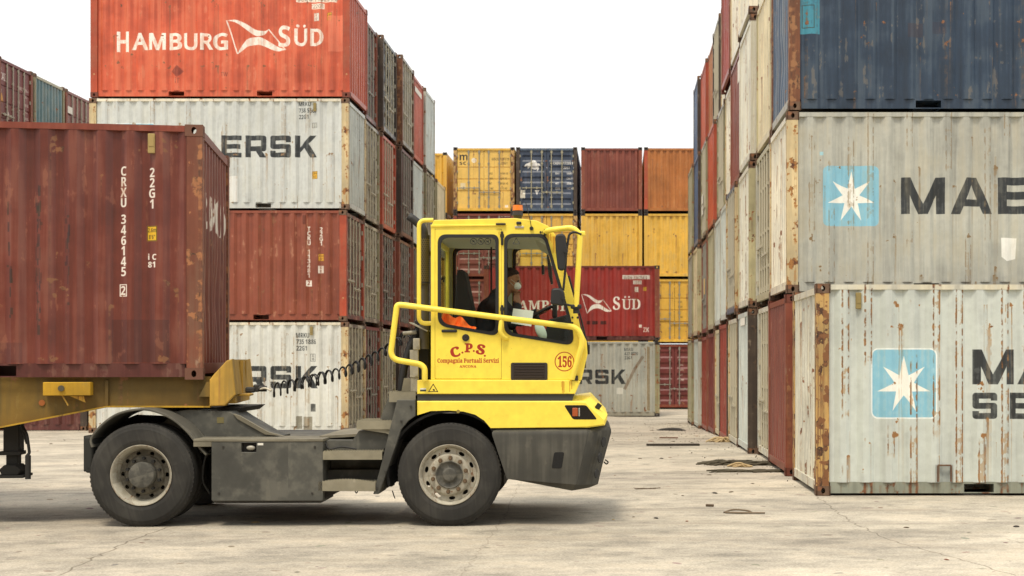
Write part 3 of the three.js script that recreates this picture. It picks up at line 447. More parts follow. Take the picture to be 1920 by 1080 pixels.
// printed or stuck-on marks on an end that faces +x or -x: thin plates standing on the panel
const mark = (t, face, z, y, h, w, mat, out = 0.004) => mesh('sticker', box(0.004, h, w), mat, t).position.set(face * (L / 2 - 0.018 + out), y, z);
const paperM = M(0xded9cc, 0.8), manila = M(0xd9b878, 0.8), yellowSt = M(0xd8a52a, 0.7);
row('left stack', 34.2, 2.55, 1, [
  [[-6.312, { ...K.dGrey, side: side.white1, post: st.rustCream, topRail: P.white }, 'white lettered container with small dark square'], [-6.363, 'dMaroon', 'container with dark red doors and pale lock rods'], [-6.343, 'dGrey', 'grey white container with streaked doors'], [-6.262, 'dDark', 'dark brown container with doors'], [-6.212, 'dBrown', 'red brown container with doors'], [-6.212, 'dDark', 'dark brown container with doors']],
  [[-6.353, { ...K.dBrown, side: side.brown2, post: st.orange, rod: rodM.pale }, 'red brown container with vertical white serial number'], [-6.383, 'dGrey', 'container with mottled grey doors'], [-6.343, 'dRed', 'container with grimy red doors'], [-6.262, 'dRed', 'container with grimy red brown doors'], [-6.232, 'dBrown', 'red brown container with doors'], [-6.212, 'dDark', 'dark brown container with doors']],
  [[-6.302, { ...K.wBluish, side: side.white3, post: st.rustCream, topRail: P.white }, 'white container with black lettering and ribbed end'], [-6.383, 'dGrey', 'container with peeling white doors'], [-6.333, 'dOrange', 'container with orange brown doors'], [-6.201, 'dDark', 'dark brown container with narrow doors'], [-6.232, 'wBluish', 'container with a plain pale grey end'], [-6.161, 'dGrey', 'container with grey doors'], [-6.131, 'wCream', 'container with a cream end']],
  [[-6.272, { ...K.wRed, side: side.orange, end: P.salmon, post: st.orange, rail: P.salmon, topRail: P.salmon }, 'orange red container with white lettering and pennant'], [-6.444, 'dBrown', 'container with red doors worn to white'], [-6.312, 'dBlue', 'dark blue grey container with peeling doors'], [-6.171, { ...K.dGrey, side: P.brown, post: st.rustBrown }, 'container with mottled doors and brown corner post'], [-6.232, 'wSalmon', 'container with an orange end and a white strip', { with: (t) => mark(t, 1, -0.1, 2.2, 0.16, 1.5, paperM) }], [-6.181, 'wBluish', 'container with a plain grey end']],
]);
row('right stack', 20.9, 2.53, -1, [
  [[2.376, { ...K.wBrown, post: st.brown }, 'brown container with a ribbed end and dark post'], [2.445, 'dWhite', 'container with white doors and heavy lock rods'], [2.292, { ...K.wBluish, post: st.dark }, 'pale container with a dark rusty front post', { with: (t) => mark(t, -1, -0.1, 2.42, 0.2, 0.95, paperM) }], [2.302, { ...K.dWhite, post: st.rustCream }, 'rust streaked container with white doors'], [2.287, { ...K.wRed, post: st.dark }, 'red container with a smooth end and navy post'], [2.356, 'dCream', 'cream container with weathered doors'], [2.336, 'wMaroon', 'dark red container with a ribbed end'], [2.317, 'wRed', 'orange red container with a ribbed end'], [2.228, 'wBluish', 'white container with a pale end'], [2.168, 'wOlive', 'off white container with a dark edge']],
  [[2.396, { ...K.wWhite, side: side.grey2, post: st.rustCream, cast: castM.rust }, 'weathered grey container with pale blue star'], [2.416, { ...K.dWhite, end: P.olive }, 'container with recessed grey doors'], [2.307, { ...K.wWhiteRust, post: st.cream }, 'white container with olive front post and rust scar'], [2.257, { ...K.dCream, end: P.slate, rod: rodM.pale }, 'beige container with a dark gap'], [2.307, 'wBluish', 'pale blue white container'], [2.346, 'wBluish', 'pale grey container'], [2.336, 'wOlive', 'greenish grey container'], [2.317, { ...K.dMaroon }, 'container with dark red doors, yellow sticker', { with: (t) => mark(t, -1, 0.2, 1.3, 0.42, 0.5, manila, 0.02) }], [2.208, 'wCream', 'beige container with a plain end'], [2.178, 'wGrey', 'grey container with a plain end']],
  [[2.425, { ...K.wNavy, rail: P.grey }, 'dark navy blue container with a rusty post'], [2.425, 'wCream', 'cream container with a fine ribbed end'], [2.331, K.wWhiteRust, 'white container with a rusty yellow front post'], [2.353, { ...K.wBrown }, 'brown container with white lettering on its end', { with: (t) => mark(t, -1, 0.75, 2.2, 0.42, 0.4, paperM) }], [2.425, 'wWhite', 'white container with a rust stained edge'], [2.406, 'dGrey', 'container with dirty grey doors'], [2.336, 'wSalmon', 'bright red container with a smooth end'], [2.297, 'dGrey', 'container with grey doors and white stickers', { with: (t) => { mark(t, -1, -0.4, 1.1, 0.25, 0.7, paperM, 0.02); mark(t, -1, -0.4, 0.8, 0.25, 0.7, paperM, 0.02); } }], [2.228, { ...K.wBlue }, 'blue container with a plain end'], [2.178, 'wOlive', 'off white container with a plain end']],
  [null, null, [2.307, { ...K.wWhite, post: st.rustYellow }, 'white container with a rust edged end'], [2.353, 'wWhite', 'clean white container'], [2.336, 'wRed', 'red container showing only a thin strip'], [2.505, 'wWhite', 'cream white container'], [2.465, { ...K.dGrey, post: st.dark }, 'grey green container with doors and navy post'], [2.495, 'wOchre', 'orange container with a plain end'], [2.435, 'wSalmon', 'salmon red container with a plain end'], [2.346, 'wBlue', 'pale blue container with a ribbed end']],
]);
// the rusty one that stands alone in front of the right stack
const railGrey = hero({ base: 0x8c9184, seed: 150, fade: 0.1, streak: 0.2, rust: 0.3, dirt: 0.4, dirtColor: 0x4e4a3c, lines: 0.8, lineW: 0.03 }, 1024);
const lone = container('rust streaked white container with pale blue star standing alone in front of the right stack', 2.409 + L / 2, 0.004, -(17.9 + W / 2), { side: side.rusty1, end: P.white2, kind: 'wall', post: st.rustyYellow, cast: castM.rust, rail: P.white2, topRail: P.white2, botRail: railGrey, face: -1 });
vent(lone, 0.52);
mesh('lashing_bracket', [rbox(0.16, 0.02, 0.03, 0, 0.1, 0, 0.005), rbox(0.02, 0.2, 0.03, -0.08, 0, 0, 0.005), rbox(0.02, 0.2, 0.03, 0.08, 0, 0, 0.005)], castM.rust, lone).position.set(1.57 - L / 2, 0.27, W / 2);
// vents of the front containers of the left stack
for (const o of scene.children) {
  const l = o.userData.label || '';
  if (/vertical white serial number, foremost/.test(l)) vent(o, 5.07, castM.brown); else if (/small dark square/.test(l)) vent(o, 5.2); else if (/black lettering and ribbed end/.test(l)) vent(o, 5.27);
}
// the stack closing the lane: container ends towards the camera, seen over the tractor
const doorTex = (base, seed, gfx, o = {}) => MT(steel(512, 544, W, HH, { base, seed, fade: 0.05, streak: 0.1, rust: 0.12, scratch: 0.1, dirt: 0.12, gfx, ...o }), 0.5);
const grid = (c, col, x0, y0, n) => { for (let i = 0; i < n; i++) { txt(c, ['MAX', 'TARE', 'NET', 'CUBE'][i % 4], x0, y0 + i * 0.2, 0.08, col, BOLD, 0.7); txt(c, ['30480', '2200', '28280', '1172'][i % 4] + ' KG', x0 + 0.45, y0 + i * 0.2, 0.08, col, BOLD, 0.7); } };
const mscM = doorTex(0xe2b95c, 101, (c) => {
  txt(c, 'm', 0.22, 0.22, 0.3, '#2c2a22', BOLD, 0.95); txt(c, 'sc', 0.235, 0.53, 0.17, '#2c2a22', BOLD, 1.25);
  c.fillStyle = '#ece4cf'; c.beginPath(); c.arc(0.82, 0.52, 0.1, 0, 7); c.fill(); patch(c, 0.28, 1.42, 0.2, 0.24, 'rgba(222,214,190,0.7)'); patch(c, 2.05, 2.3, 0.13, 0.1, '#eee6d4');
  txt(c, 'MSCU 124179 2', 1.52, 0.42, 0.1, '#5a4a22', BOLD, 0.8); txt(c, '22G1', 1.9, 0.58, 0.1, '#5a4a22', BOLD, 0.8); grid(c, '#5a4a22', 1.4, 1.0, 4);
});
const navyM = doorTex(0x333f52, 102, (c) => {
  c.save(); c.translate(0.3, 0.5); c.scale(0.68, 0.45); c.fillStyle = '#e6e3da'; c.beginPath(); c.moveTo(0, 0.62); c.bezierCurveTo(0.15, 0.2, 0.3, 0.35, 0.45, 0.12); c.bezierCurveTo(0.55, -0.08, 0.75, 0.02, 0.78, 0.3); c.bezierCurveTo(0.95, 0.28, 1, 0.42, 1, 0.58); c.lineTo(0.86, 0.48); c.lineTo(0.9, 0.8); c.lineTo(0.78, 1); c.lineTo(0.78, 0.8); c.bezierCurveTo(0.6, 0.9, 0.45, 0.8, 0.42, 0.55); c.lineTo(0.24, 0.78); c.lineTo(0.22, 0.56); c.closePath(); c.fill(); c.restore();
  txt(c, 'CXDU 117299 8', 1.48, 0.58, 0.1, '#e2ded4', BOLD, 0.82); txt(c, '22G1', 1.88, 0.76, 0.1, '#e2ded4', BOLD, 0.82); grid(c, '#d6d3cb', 1.56, 1.0, 4);
  patch(c, 0.16, 1.7, 0.2, 0.32, '#d6d0bd'); c.fillStyle = '#e2ded4'; c.beginPath(); c.moveTo(0.74, 1.7); c.lineTo(0.92, 1.7); c.lineTo(0.83, 1.9); c.fill();
}, { pale: 0x45526a });
const yelDoorM = doorTex(0xd3a53e, 103, (c) => { for (const [x, y] of [[0.2, 0.6], [0.2, 1.05]]) { c.fillStyle = 'rgba(74,80,70,0.75)'; c.beginPath(); c.ellipse(x + 0.15, y, 0.16, 0.1, 0.3, 0, 7); c.fill(); } c.fillStyle = '#efe8d6'; c.beginPath(); c.moveTo(0.22, 1.4); c.lineTo(0.5, 1.4); c.lineTo(0.36, 1.6); c.fill(); grid(c, '#6b5523', 1.35, 0.9, 4); patch(c, 0.15, 1.95, 0.4, 0.05, 'rgba(50,40,30,0.6)'); patch(c, 0.15, 2.15, 0.45, 0.05, 'rgba(50,40,30,0.6)'); });
const yelPlainM = doorTex(0xd9ab48, 104, (c) => { grid(c, '#6b5523', 1.4, 1.0, 4); });
const redDoorM = doorTex(0x6b2d2a, 105, (c) => { patch(c, 0.18, 0.5, 0.3, 0.3, '#b8382f'); c.fillStyle = '#e8ddd2'; c.fillRect(0.32, 0.56, 0.02, 0.18); c.beginPath(); c.moveTo(0.27, 0.6); c.lineTo(0.33, 0.54); c.lineTo(0.39, 0.6); c.fill(); grid(c, '#bda99c', 1.4, 0.8, 4); });
const redDoor2 = doorTex(0x7d4038, 106, (c) => { grid(c, '#cbbbb0', 1.4, 0.8, 4); patch(c, 1.9, 0.05, 0.5, 0.12, '#d8d0c4'); });
const caiM = doorTex(0x74302a, 107, (c) => {
  txt(c, 'CAI', 0.15, 0.42, 0.22, '#e6ddd0', BOLD, 0.8); c.fillStyle = '#d99a28'; c.beginPath(); c.moveTo(0.28, 1.0); c.lineTo(0.43, 1.26); c.lineTo(0.13, 1.26); c.fill(); c.fillStyle = '#e6d8cc'; c.beginPath(); c.ellipse(0.72, 1.62, 0.1, 0.14, 0, 0, 7); c.fill();
  txt(c, 'CAIU 237596 4', 1.45, 0.6, 0.1, '#cbb9ac', BOLD, 0.8); txt(c, '22G1', 1.86, 0.78, 0.1, '#cbb9ac', BOLD, 0.8); grid(c, '#cbb9ac', 1.4, 1.05, 6);
});
const yelWall = K.wYellow;
const backStack = (x, d, tier, words, c, z0 = -0.3) => container(words, x, z0 + tier * TIER, -(d + L / 2), { ...c, face: 1 }, -Math.PI / 2);
{
  const X = { a: -5.37, b: -2.87, c: -0.28, d: 2.23, e: -8.28 }, D = 58.4, door = (m, kind = 'door', sd = P.yellow, o = {}) => ({ side: sd, end: m, kind, w: true, post: st.rustyYellow, cast: castM.dark, rail: sd, rod: rodM.zinc, ...o }), red = (m) => door(m, 'wave', P.brown, { post: st.brown });
  backStack(X.a, D, 3, 'yellow container with doors and two-line black company letters at the end of the lane', door(mscM));
  backStack(X.b, D, 3, 'navy blue container with a white winged horse on its doors', door(navyM, 'wave', P.slate, { post: st.dark, rod: rodM.gold }));
  backStack(X.c, D, 3, 'rust red container with a ribbed end beside the navy blue doors in the end stack', { ...K.wMaroon, end: pal.brown, side: pal.maroon, post: st.brown, cast: castM.dark });
  backStack(X.d, D, 3, 'orange brown container with a ribbed end, top right of the end stack', { ...K.wOchre, cast: castM.dark });
  backStack(X.a, D, 2, 'brown container with doors under the yellow lettered container', red(redDoor2));
  backStack(X.b, D, 2, 'yellow container with doors under the navy blue container', door(yelPlainM));
  backStack(X.c, D, 2, 'yellow container with a ribbed end under the rust red container', yelWall);
  backStack(X.d, D, 2, 'yellow container with a ribbed end under the orange brown container', { ...yelWall });
  backStack(X.a, D, 1, 'brown container with doors, second tier of the end stack behind the cab', red(redDoor2));
  backStack(X.b, D, 1, 'yellow container hidden behind the red container of the end stack', yelWall);
  backStack(X.c, D, 1, 'yellow container hidden behind the lettered red container', yelWall);
  backStack(X.d, D, 1, 'yellow container with doors beside the lettered dark red container', door(yelDoorM));
  backStack(X.a, D, 0, 'dark red container with doors on the ground behind the tractor', red(redDoorM));
  backStack(X.b, D, 0, 'dark red container on the ground behind the pale grey one', red(redDoorM));
  backStack(X.c, D, 0, 'brown container on the ground behind the pale grey one', K.wBrown);
  backStack(X.d, D, 0, 'dark red container with ribbed doors on the ground at the end of the lane', red(redDoorM));
  for (const k of [0, 1, 2, 3]) backStack(X.e, 60.2, k, `yellow container at the far side of the left stack, ${TIERN[k]} of its pile`, yelWall, -0.25);
  const hx = 1.413 - L / 2;
  container('dark red container with white lettering and pennant on top of the pale grey one', hx, -0.3 + TIER, -(50.46 + W / 2), { side: side.redFar, end: P.maroon, kind: 'wall', post: st.brown, cast: castM.dark, face: 1, topRail: P.maroon, botRail: P.darkbrown });
  container('pale grey container with black lettering and rust scar on the ground at lane end', hx, -0.3, -(50.46 + W / 2), { side: side.greyFar, end: P.grey, kind: 'wall', post: st.olive, cast: castM.dark, face: 1, botRail: P.grey });
}
// the next lane to the left, seen over the carried container
row('far left stack', 42.0, 2.55, 1, [
  [[-17.75, 'dBrown', 'red brown container with doors'], [-17.75, 'wTeal', 'green grey container'], [-17.75, 'dBrown', 'brown container with doors']],
  [[-17.75, 'dRed', 'red container with doors'], [-17.75, 'wBrown', 'brown container'], [-17.75, 'dGrey', 'grey container with doors']],
  [[-17.75, 'wBrown', 'brown container'], [-17.75, 'dBrown', 'red brown container with doors'], [-17.75, 'wMaroon', 'dark red container']],
  [[-17.75, { ...K.dBrown, end: caiM, w: true, side: P.brown, rod: rodM.pale }, 'red brown container with yellow triangle on doors'], [-17.75, K.wTeal, 'green grey container with a ribbed end'], [-17.75, { ...K.dBrown, end: P.brown, rod: rodM.pale }, 'brown container with doors and a white sticker', { with: (t) => mark(t, 1, 0.85, 1.95, 0.22, 0.4, paperM) }]],
]);
// unseen stacks added behind the camera to block low light and darken the windows
['wBrown', 'wBlue', 'wWhite', 'wMaroon', 'wYellow', 'wBluish', 'wSalmon', 'wOlive'].forEach((k, i, all) => { for (let tier = 0; tier < 4; tier++) container(`${['brown', 'blue', 'white', 'dark red', 'yellow', 'pale grey', 'orange red', 'olive'][(i + tier * 3) % 8]} container in ${TIERN[tier]} of the added unseen light-blocking pile, ${NTH[i]} from the left`, -22.5 + i * 6.35, 0.004 + tier * TIER, 9.5 + W / 2, K[all[(i + tier * 3) % 8]], Math.PI); });
container('dark red container on the ground behind the landing leg of the trailer', -15.9, -0.06, -36.4, { ...K.wMaroon, side: P.darkbrown, post: st.dark, face: 1 }, 0.05);


// ---------------------------------------------------------------- the terminal tractor (x forward, y up, z towards the camera; origin on the ground under its front wheel)
const tractor = thing('terminal_tractor', 'yellow terminal tractor with a one-man cab, numbered 156, pulling a loaded trailer', 'tractor', -1.691, 0, -14.628, 0.0209);
{
  const T = tractor, add = (n, g, m, p = T) => mesh(n, g, m, p);
  const U0 = -0.42, UW = 1.95, H1 = 3.2, HW = 2.4;
  const q = (p) => [p[0] - U0, H1 - p[1]];
  const RED = '#a32f1c';
  const paint = MT(steel(1024, 1260, UW, HW, { base: 0xf3db50, seed: 111, fade: 0.02, streak: 0.03, rust: 0, scratch: 0, dirt: 0.04, dirtColor: 0xa08a3a, wear: 0, gfx(c) {
    const big = (s, p0, p1, rot) => { const a = q(p0), b = q(p1); c.save(); c.translate((a[0] + b[0]) / 2, (a[1] + b[1]) / 2); c.rotate(rot); const h = b[1] - a[1]; words(c, [[s, -(b[0] - a[0]) / 2, (b[0] - a[0]) / 2, -h / 2, h, SERIF, RED]], 9); c.restore(); };
    big('C', [-0.000, 1.789], [0.101, 1.694], -0.25); big('P', [0.149, 1.827], [0.228, 1.741], 0.02); big('S', [0.265, 1.816], [0.356, 1.720], 0.22);
    c.fillStyle = RED; for (const p of [[0.125, 1.736], [0.239, 1.752], [0.350, 1.704]]) { c.beginPath(); c.arc(...q(p), 0.01, 0, 7); c.fill(); }
    const line = (s, p0, p1) => { const a = q(p0), b = q(p1); words(c, [[s, a[0], b[0], a[1], b[1] - a[1], SERIF, RED]], 5); };
    line('Compagnia Portuali Servizi', [-0.127, 1.678], [0.491, 1.635]); line('ANCONA', [0.096, 1.611], [0.265, 1.585]);
    const o = q([1.148, 1.646]); c.strokeStyle = RED; c.lineWidth = 0.009; c.beginPath(); c.arc(...o, 0.094, 0, 7); c.stroke();
    line('156', [1.079, 1.699], [1.223, 1.592]); 
    const w = q([-0.164, 1.380]); c.strokeStyle = '#3a3420'; c.lineWidth = 0.008; c.beginPath(); c.moveTo(w[0], w[1] - 0.04); c.lineTo(w[0] + 0.045, w[1] + 0.035); c.lineTo(w[0] - 0.045, w[1] + 0.035); c.closePath(); c.stroke(); c.fillStyle = '#3a3420'; c.beginPath(); c.ellipse(w[0] + 0.006, w[1] + 0.018, 0.013, 0.009, 0.5, 0, 7); c.fill();
    const s = q([-0.265, 1.364]); patch(c, s[0] - 0.03, s[1] - 0.016, 0.06, 0.014, '#dcdcd2'); patch(c, s[0] - 0.03, s[1] - 0.001, 0.06, 0.018, '#39413f');
    const r = rng(9); const drip = (p, n, len, wd) => { const a = q(p); for (let i = 0; i < n; i++) { c.fillStyle = `rgba(${150 + r() * 40},${85 + r() * 30},20,${0.12 + r() * 0.25})`; c.fillRect(a[0] + (r() - 0.5) * wd, a[1] + r() * 0.01, 0.004 + r() * 0.008, len * (0.3 + r() * 0.7)); } };
    drip([1.127, 1.454], 10, 0.13, 0.03); drip([1.207, 1.454], 8, 0.12, 0.03); drip([1.036, 2.908], 14, 0.2, 0.05); drip([0.989, 2.935], 8, 0.12, 0.04); drip([1.303, 1.944], 8, 0.1, 0.05); drip([0.707, 1.912], 3, 0.05, 0.02); drip([0.499, 2.955], 5, 0.04, 0.04);
    for (let i = 0; i < 160; i++) { c.fillStyle = `rgba(120,100,40,${0.1 + r() * 0.25})`; c.fillRect(r() * UW, r() * HW, 0.003 + r() * 0.006, 0.003 + r() * 0.005); }
  } }), 0.38);
  const planar = (g) => { const P = g.attributes.position, uv = g.attributes.uv; for (let i = 0; i < P.count; i++) uv.setXY(i, (P.getX(i) - U0) / UW, 1 - (H1 - P.getY(i)) / HW); return g; };
  const yellowPlain = MT(steel(256, 256, 1, 1, { base: 0xf3db50, seed: 112, fade: 0.03, streak: 0.03, rust: 0, scratch: 0.08, dirt: 0.06, dirtColor: 0xa08a3a, bare: 0xb99b5a }), 0.4);
  const dust = (base, seed, o = {}) => MT(steel(512, 512, 1.6, 1.6, { base, seed, iso: true, fade: 0.1, streak: 0.06, rust: 0, scratch: 0.12, dirt: 0.28, dirtColor: 0x8a8678, bare: 0x8c8573, ...o }), 0.75);
  const greyPaint = dust(0x4b4b45, 113), plastic = dust(0x3b3a34, 114, { iso: false, streak: 0.1, dirt: 0.18 }), chassisM = dust(0x2c2a27, 115, { dirt: 0.2 }), treadM = dust(0x8b8570, 116, { scratch: 0.3, bare: 0xb4ad98 }), black = M(0x1b1b1a, 0.6), gasketM = M(0x1d1e1d, 0.7), steelM = M(0x9d9a8e, 0.5, 0.35), chrome = M(0xc2beb2, 0.3, 0.7);
  const mUV = (g, s = 1.6) => { const P = g.attributes.position, N = g.attributes.normal, uv = g.attributes.uv; for (let i = 0; i < P.count; i++) { const ny = Math.abs(N.getY(i)), nx = Math.abs(N.getX(i)); const a = ny > 0.7 ? [P.getX(i), P.getZ(i)] : nx > 0.7 ? [P.getZ(i), P.getY(i)] : [P.getX(i), P.getY(i)]; uv.setXY(i, a[0] / s, a[1] / s); } return g; };
  // a solid through slices of one outline at several z (first slice nearest the camera)
  const loft = (slices) => {
    const pos = [], n = slices[0].length, tri = (...v) => v.forEach((p) => pos.push(...p));
    for (let s = 1; s < slices.length; s++) for (let i = 0; i < n; i++) { const a = slices[s - 1][i], b = slices[s - 1][(i + 1) % n], c = slices[s][(i + 1) % n], d = slices[s][i]; tri(a, d, b, b, d, c); }
    const cap = (sl, rev) => { const f = THREE.ShapeUtils.triangulateShape(sl.map((p) => new THREE.Vector2(p[0], p[1])), []); for (const t of f) { const v = t.map((i) => sl[i]); rev ? tri(v[2], v[1], v[0]) : tri(...v); } };
    const cw = THREE.ShapeUtils.isClockWise(slices[0].map((p) => new THREE.Vector2(p[0], p[1])));
    cap(slices[0], cw); cap(slices[slices.length - 1], !cw);
    if (cw) for (let i = 0; i < (slices.length - 1) * n * 18; i += 9) { for (let k = 0; k < 3; k++) { const t = pos[i + 3 + k]; pos[i + 3 + k] = pos[i + 6 + k]; pos[i + 6 + k] = t; } }
    const g = new THREE.BufferGeometry(); g.setAttribute('position', new THREE.Float32BufferAttribute(pos, 3)); g.setAttribute('uv', new THREE.Float32BufferAttribute(new Float32Array(pos.length / 3 * 2), 2)); g.computeVertexNormals(); return g;
  };
  const at = (pts, z) => pts.map((p) => [p[0], p[1], z]);

  // --- wheels: tyre with grooved shoulders, rim with hand holes, hub and nuts
  const tyreMat = MT(steel(512, 512, 1.6, 1.6, { base: 0x2c2b28, seed: 117, fade: 0.14, streak: 0.02, rust: 0, scratch: 0.03, dirt: 0.25, dirtColor: 0x55524a, bare: 0x5c574b }), 0.9);
  const rimMat = dust(0xa5a192, 118, { rust: 0.4, dirt: 0.4, dirtColor: 0x6a6352, rustLight: 0x735338 }), rimDark = dust(0x5e5a4f, 119, { dirt: 0.35 }), hubMat = dust(0x45443e, 120), rustNut = dust(0x57452f, 121, { rust: 0.4 });
  const R = 0.515;
  const lathe = (pts, seg = 64) => new THREE.LatheGeometry(pts.map((p) => new THREE.Vector2(...p)), seg).rotateX(Math.PI / 2);   // profile (radius, z outward)
  const tyreGeo = lathe([[0.292, -0.03], [0.3, -0.018], [0.315, -0.006], [0.345, 0.0], [0.352, 0.003], [0.358, 0], [0.41, 0.004], [0.45, -0.004], [0.456, -0.001], [0.462, -0.007], [0.485, -0.018], [0.489, -0.016], [0.494, -0.026], [R - 0.006, -0.034], [R, -0.045], [R, -0.085], [R - 0.012, -0.087], [R - 0.012, -0.097], [R, -0.099], [R, -0.14], [R - 0.012, -0.142], [R - 0.012, -0.152], [R, -0.154], [R, -0.2], [R - 0.012, -0.202], [R - 0.012, -0.212], [R, -0.214], [R - 0.004, -0.25], [0.49, -0.275], [0.42, -0.29], [0.3, -0.27]], 96);
  const lugs = (() => { const g = []; for (let i = 0; i < 72; i++) { const a = i / 72 * Math.PI * 2; g.push(box(0.02, 0.012, 0.03, 0, R - 0.004, -0.05).rotateZ(a)); } return merge(g); })();
  const disc = (r, z, holes, hr, hh) => { const s = new THREE.Shape(); s.absarc(0, 0, r, 0, Math.PI * 2); for (let i = 0; i < 10; i++) { const a = (i + 0.5) / 10 * Math.PI * 2, p = new THREE.Path(); p.absellipse(Math.cos(a) * holes, Math.sin(a) * holes, hr, hh, 0, Math.PI * 2, false, a); s.holes.push(p); } return new THREE.ExtrudeGeometry(s, { depth: 0.012, bevelEnabled: true, bevelSize: 0.002, bevelThickness: 0.003, bevelSegments: 1, curveSegments: 40 }).translate(0, 0, z); };
  function wheel(x, y, z, rear, spin = 0) {
    const w = new THREE.Group(); w.name = 'wheel'; w.position.set(x, y, z); w.rotation.z = spin; T.add(w);
    add('tyre', mUV(merge([tyreGeo, lugs]), 0.9), tyreMat, w);
    if (!rear) {
      add('rim', mUV(merge([lathe([[0.282, -0.2], [0.284, -0.06], [0.29, -0.03], [0.302, -0.012], [0.305, -0.004], [0.298, 0.0], [0.288, -0.01], [0.276, -0.03], [0.27, -0.06], [0.262, -0.07]]), disc(0.268, -0.07, 0.236, 0.019, 0.033), lathe([[0.214, -0.056], [0.206, -0.034], [0.19, -0.022], [0.135, -0.02], [0.13, -0.03]])]), 0.5), rimMat, w);
      add('hub', mUV(lathe([[0.137, -0.03], [0.137, -0.012], [0.128, -0.012], [0.122, -0.03], [0.075, -0.034], [0.068, -0.012], [0.052, -0.004], [0, -0.004]], 48), 0.5), hubMat, w);
      for (let i = 0; i < 10; i++) { const a = i / 10 * Math.PI * 2 + 0.15; add('wheel_nut', merge([cyl(0.017, 0.035, Math.cos(a) * 0.168, Math.sin(a) * 0.168, -0.008, 'z', 6), cyl(0.022, 0.012, Math.cos(a) * 0.168, Math.sin(a) * 0.168, -0.018, 'z', 12)]), rustNut, w); }
    } else {
      add('rim', mUV(merge([lathe([[0.282, -0.24], [0.286, -0.05], [0.295, -0.025], [0.305, -0.008], [0.304, 0], [0.297, 0.0], [0.282, -0.014], [0.27, -0.05], [0.256, -0.11], [0.25, -0.14]])]), 0.5), rimMat, w);
      add('rim_plate', mUV(merge([disc(0.255, -0.155, 0.218, 0.022, 0.024), lathe([[0.205, -0.142], [0.19, -0.13], [0.185, -0.112], [0.12, -0.108]])]), 0.5), rimDark, w);
      add('hub', mUV(merge([lathe([[0.132, -0.13], [0.13, -0.02], [0.12, -0.006], [0.03, -0.003], [0, -0.003]], 40), cyl(0.016, 0.008, 0, -0.02, -0.002, 'z', 8)]), 0.5), hubMat, w);
      for (let i = 0; i < 10; i++) { const a = i / 10 * Math.PI * 2; add('wheel_nut', cyl(0.016, 0.05, Math.cos(a) * 0.165, Math.sin(a) * 0.165, -0.09, 'z', 6), black, w); }
    }
    return w;
  }
  const fw = [-0.000, 0.499], rw = [-3.057, 0.555];
  wheel(fw[0], R, 0, false, 0.1); wheel(rw[0], R, 0.0, true, 0.3);
  { const i1 = wheel(rw[0], R, -0.34, true, 1); const f2 = wheel(fw[0], R, -2.45, false, 0.4); f2.rotation.y = Math.PI; const r2 = wheel(rw[0], R, -2.45, true, 0.7); r2.rotation.y = Math.PI; }
  add('rear_axle', cyl(0.11, 2.0, rw[0], R, -1.22, 'z', 16), chassisM); add('front_axle', cyl(0.08, 2.0, fw[0], R - 0.03, -1.22, 'z', 16), chassisM);

  // --- chassis and deck
  add('chassis_rail', mUV(merge([bb(-3.5, 1.2, 0.5, 0.8, -0.78, -0.7), bb(-3.5, 1.2, 0.5, 0.8, -1.78, -1.7), bb(-3.45, -3.37, 0.5, 0.8, -1.7, -0.78), bb(-1.9, -1.8, 0.45, 0.8, -1.7, -0.78), bb(-0.7, -0.6, 0.42, 0.78, -1.7, -0.78)])), chassisM);
  const deck = [[-3.035, 0.949], [-2.840, 1.134], [-2.699, 1.155], [-2.277, 1.133], [-2.190, 1.073], [-1.930, 0.920], [-1.789, 0.877], [-1.789, 0.708], [-3.035, 0.709]];
  add('deck', mUV(merge([extr(deck, -1.05, -0.42, 0.008), bb(-2.6, [-0.800, 5.346][0], 0.72, [-4.599, 0.858][1], -2.1, -0.42, 0.006)])), greyPaint);
  add('deck_plate', mUV(merge([extr([[-1.355, 0.887], [-0.963, 0.908], [-0.963, 0.881], [-1.355, 0.860]], -1.9, -0.35), extr([[-2.240, 1.112], [-2.175, 1.090], [-1.893, 0.927], [-1.731, 0.883], [-1.915, 0.900], [-2.196, 1.058]], -0.46, -0.4)])), dust(0x77715f, 122));
  add('fifth_wheel', mUV(extr([[-3.039, 1.171], [-2.205, 1.170], [-2.271, 1.115], [-2.929, 1.071]], -1.75, -0.7, 0.01)), chassisM);
  add('reflector_sticker', box(0.07, 0.06, 0.003, ...[-2.375, 1.046], -0.418), M(0x6e6640, 0.8));
  // rear mudguard: a curved sheet over the rear wheel with a flap behind
  const arcPts = [[-3.559, 0.789], [-3.570, 0.884], [-3.464, 1.021], [-3.328, 1.122], [-3.181, 1.169], [-3.033, 1.180], [-2.886, 1.148], [-2.738, 1.074], [-2.602, 0.957], [-2.496, 0.819], [-2.412, 0.723]];
  const curve = new THREE.SplineCurve(arcPts.map((p) => new THREE.Vector2(...p))).getPoints(40).map((p) => [p.x, p.y]);
  const inner = curve.map((p, i) => { const a = curve[Math.max(0, i - 1)], b = curve[Math.min(40, i + 1)], dx = b[0] - a[0], dy = b[1] - a[1], l = Math.hypot(dx, dy); return [p[0] + dy / l * 0.022, p[1] - dx / l * 0.022]; });
  add('rear_mudguard', mUV(extr([...curve, ...inner.reverse()], -0.66, -0.03, 0.006)), dust(0x504e45, 123));
  add('mudguard_back', [extr([[-3.608, 0.973], [-3.302, 1.094], [-3.039, 1.083], [-2.644, 0.939], [-2.490, 0.585], [-2.490, 0.282], [-3.696, 0.422]], -0.69, -0.66)], M(0x1b1a18, 0.9));
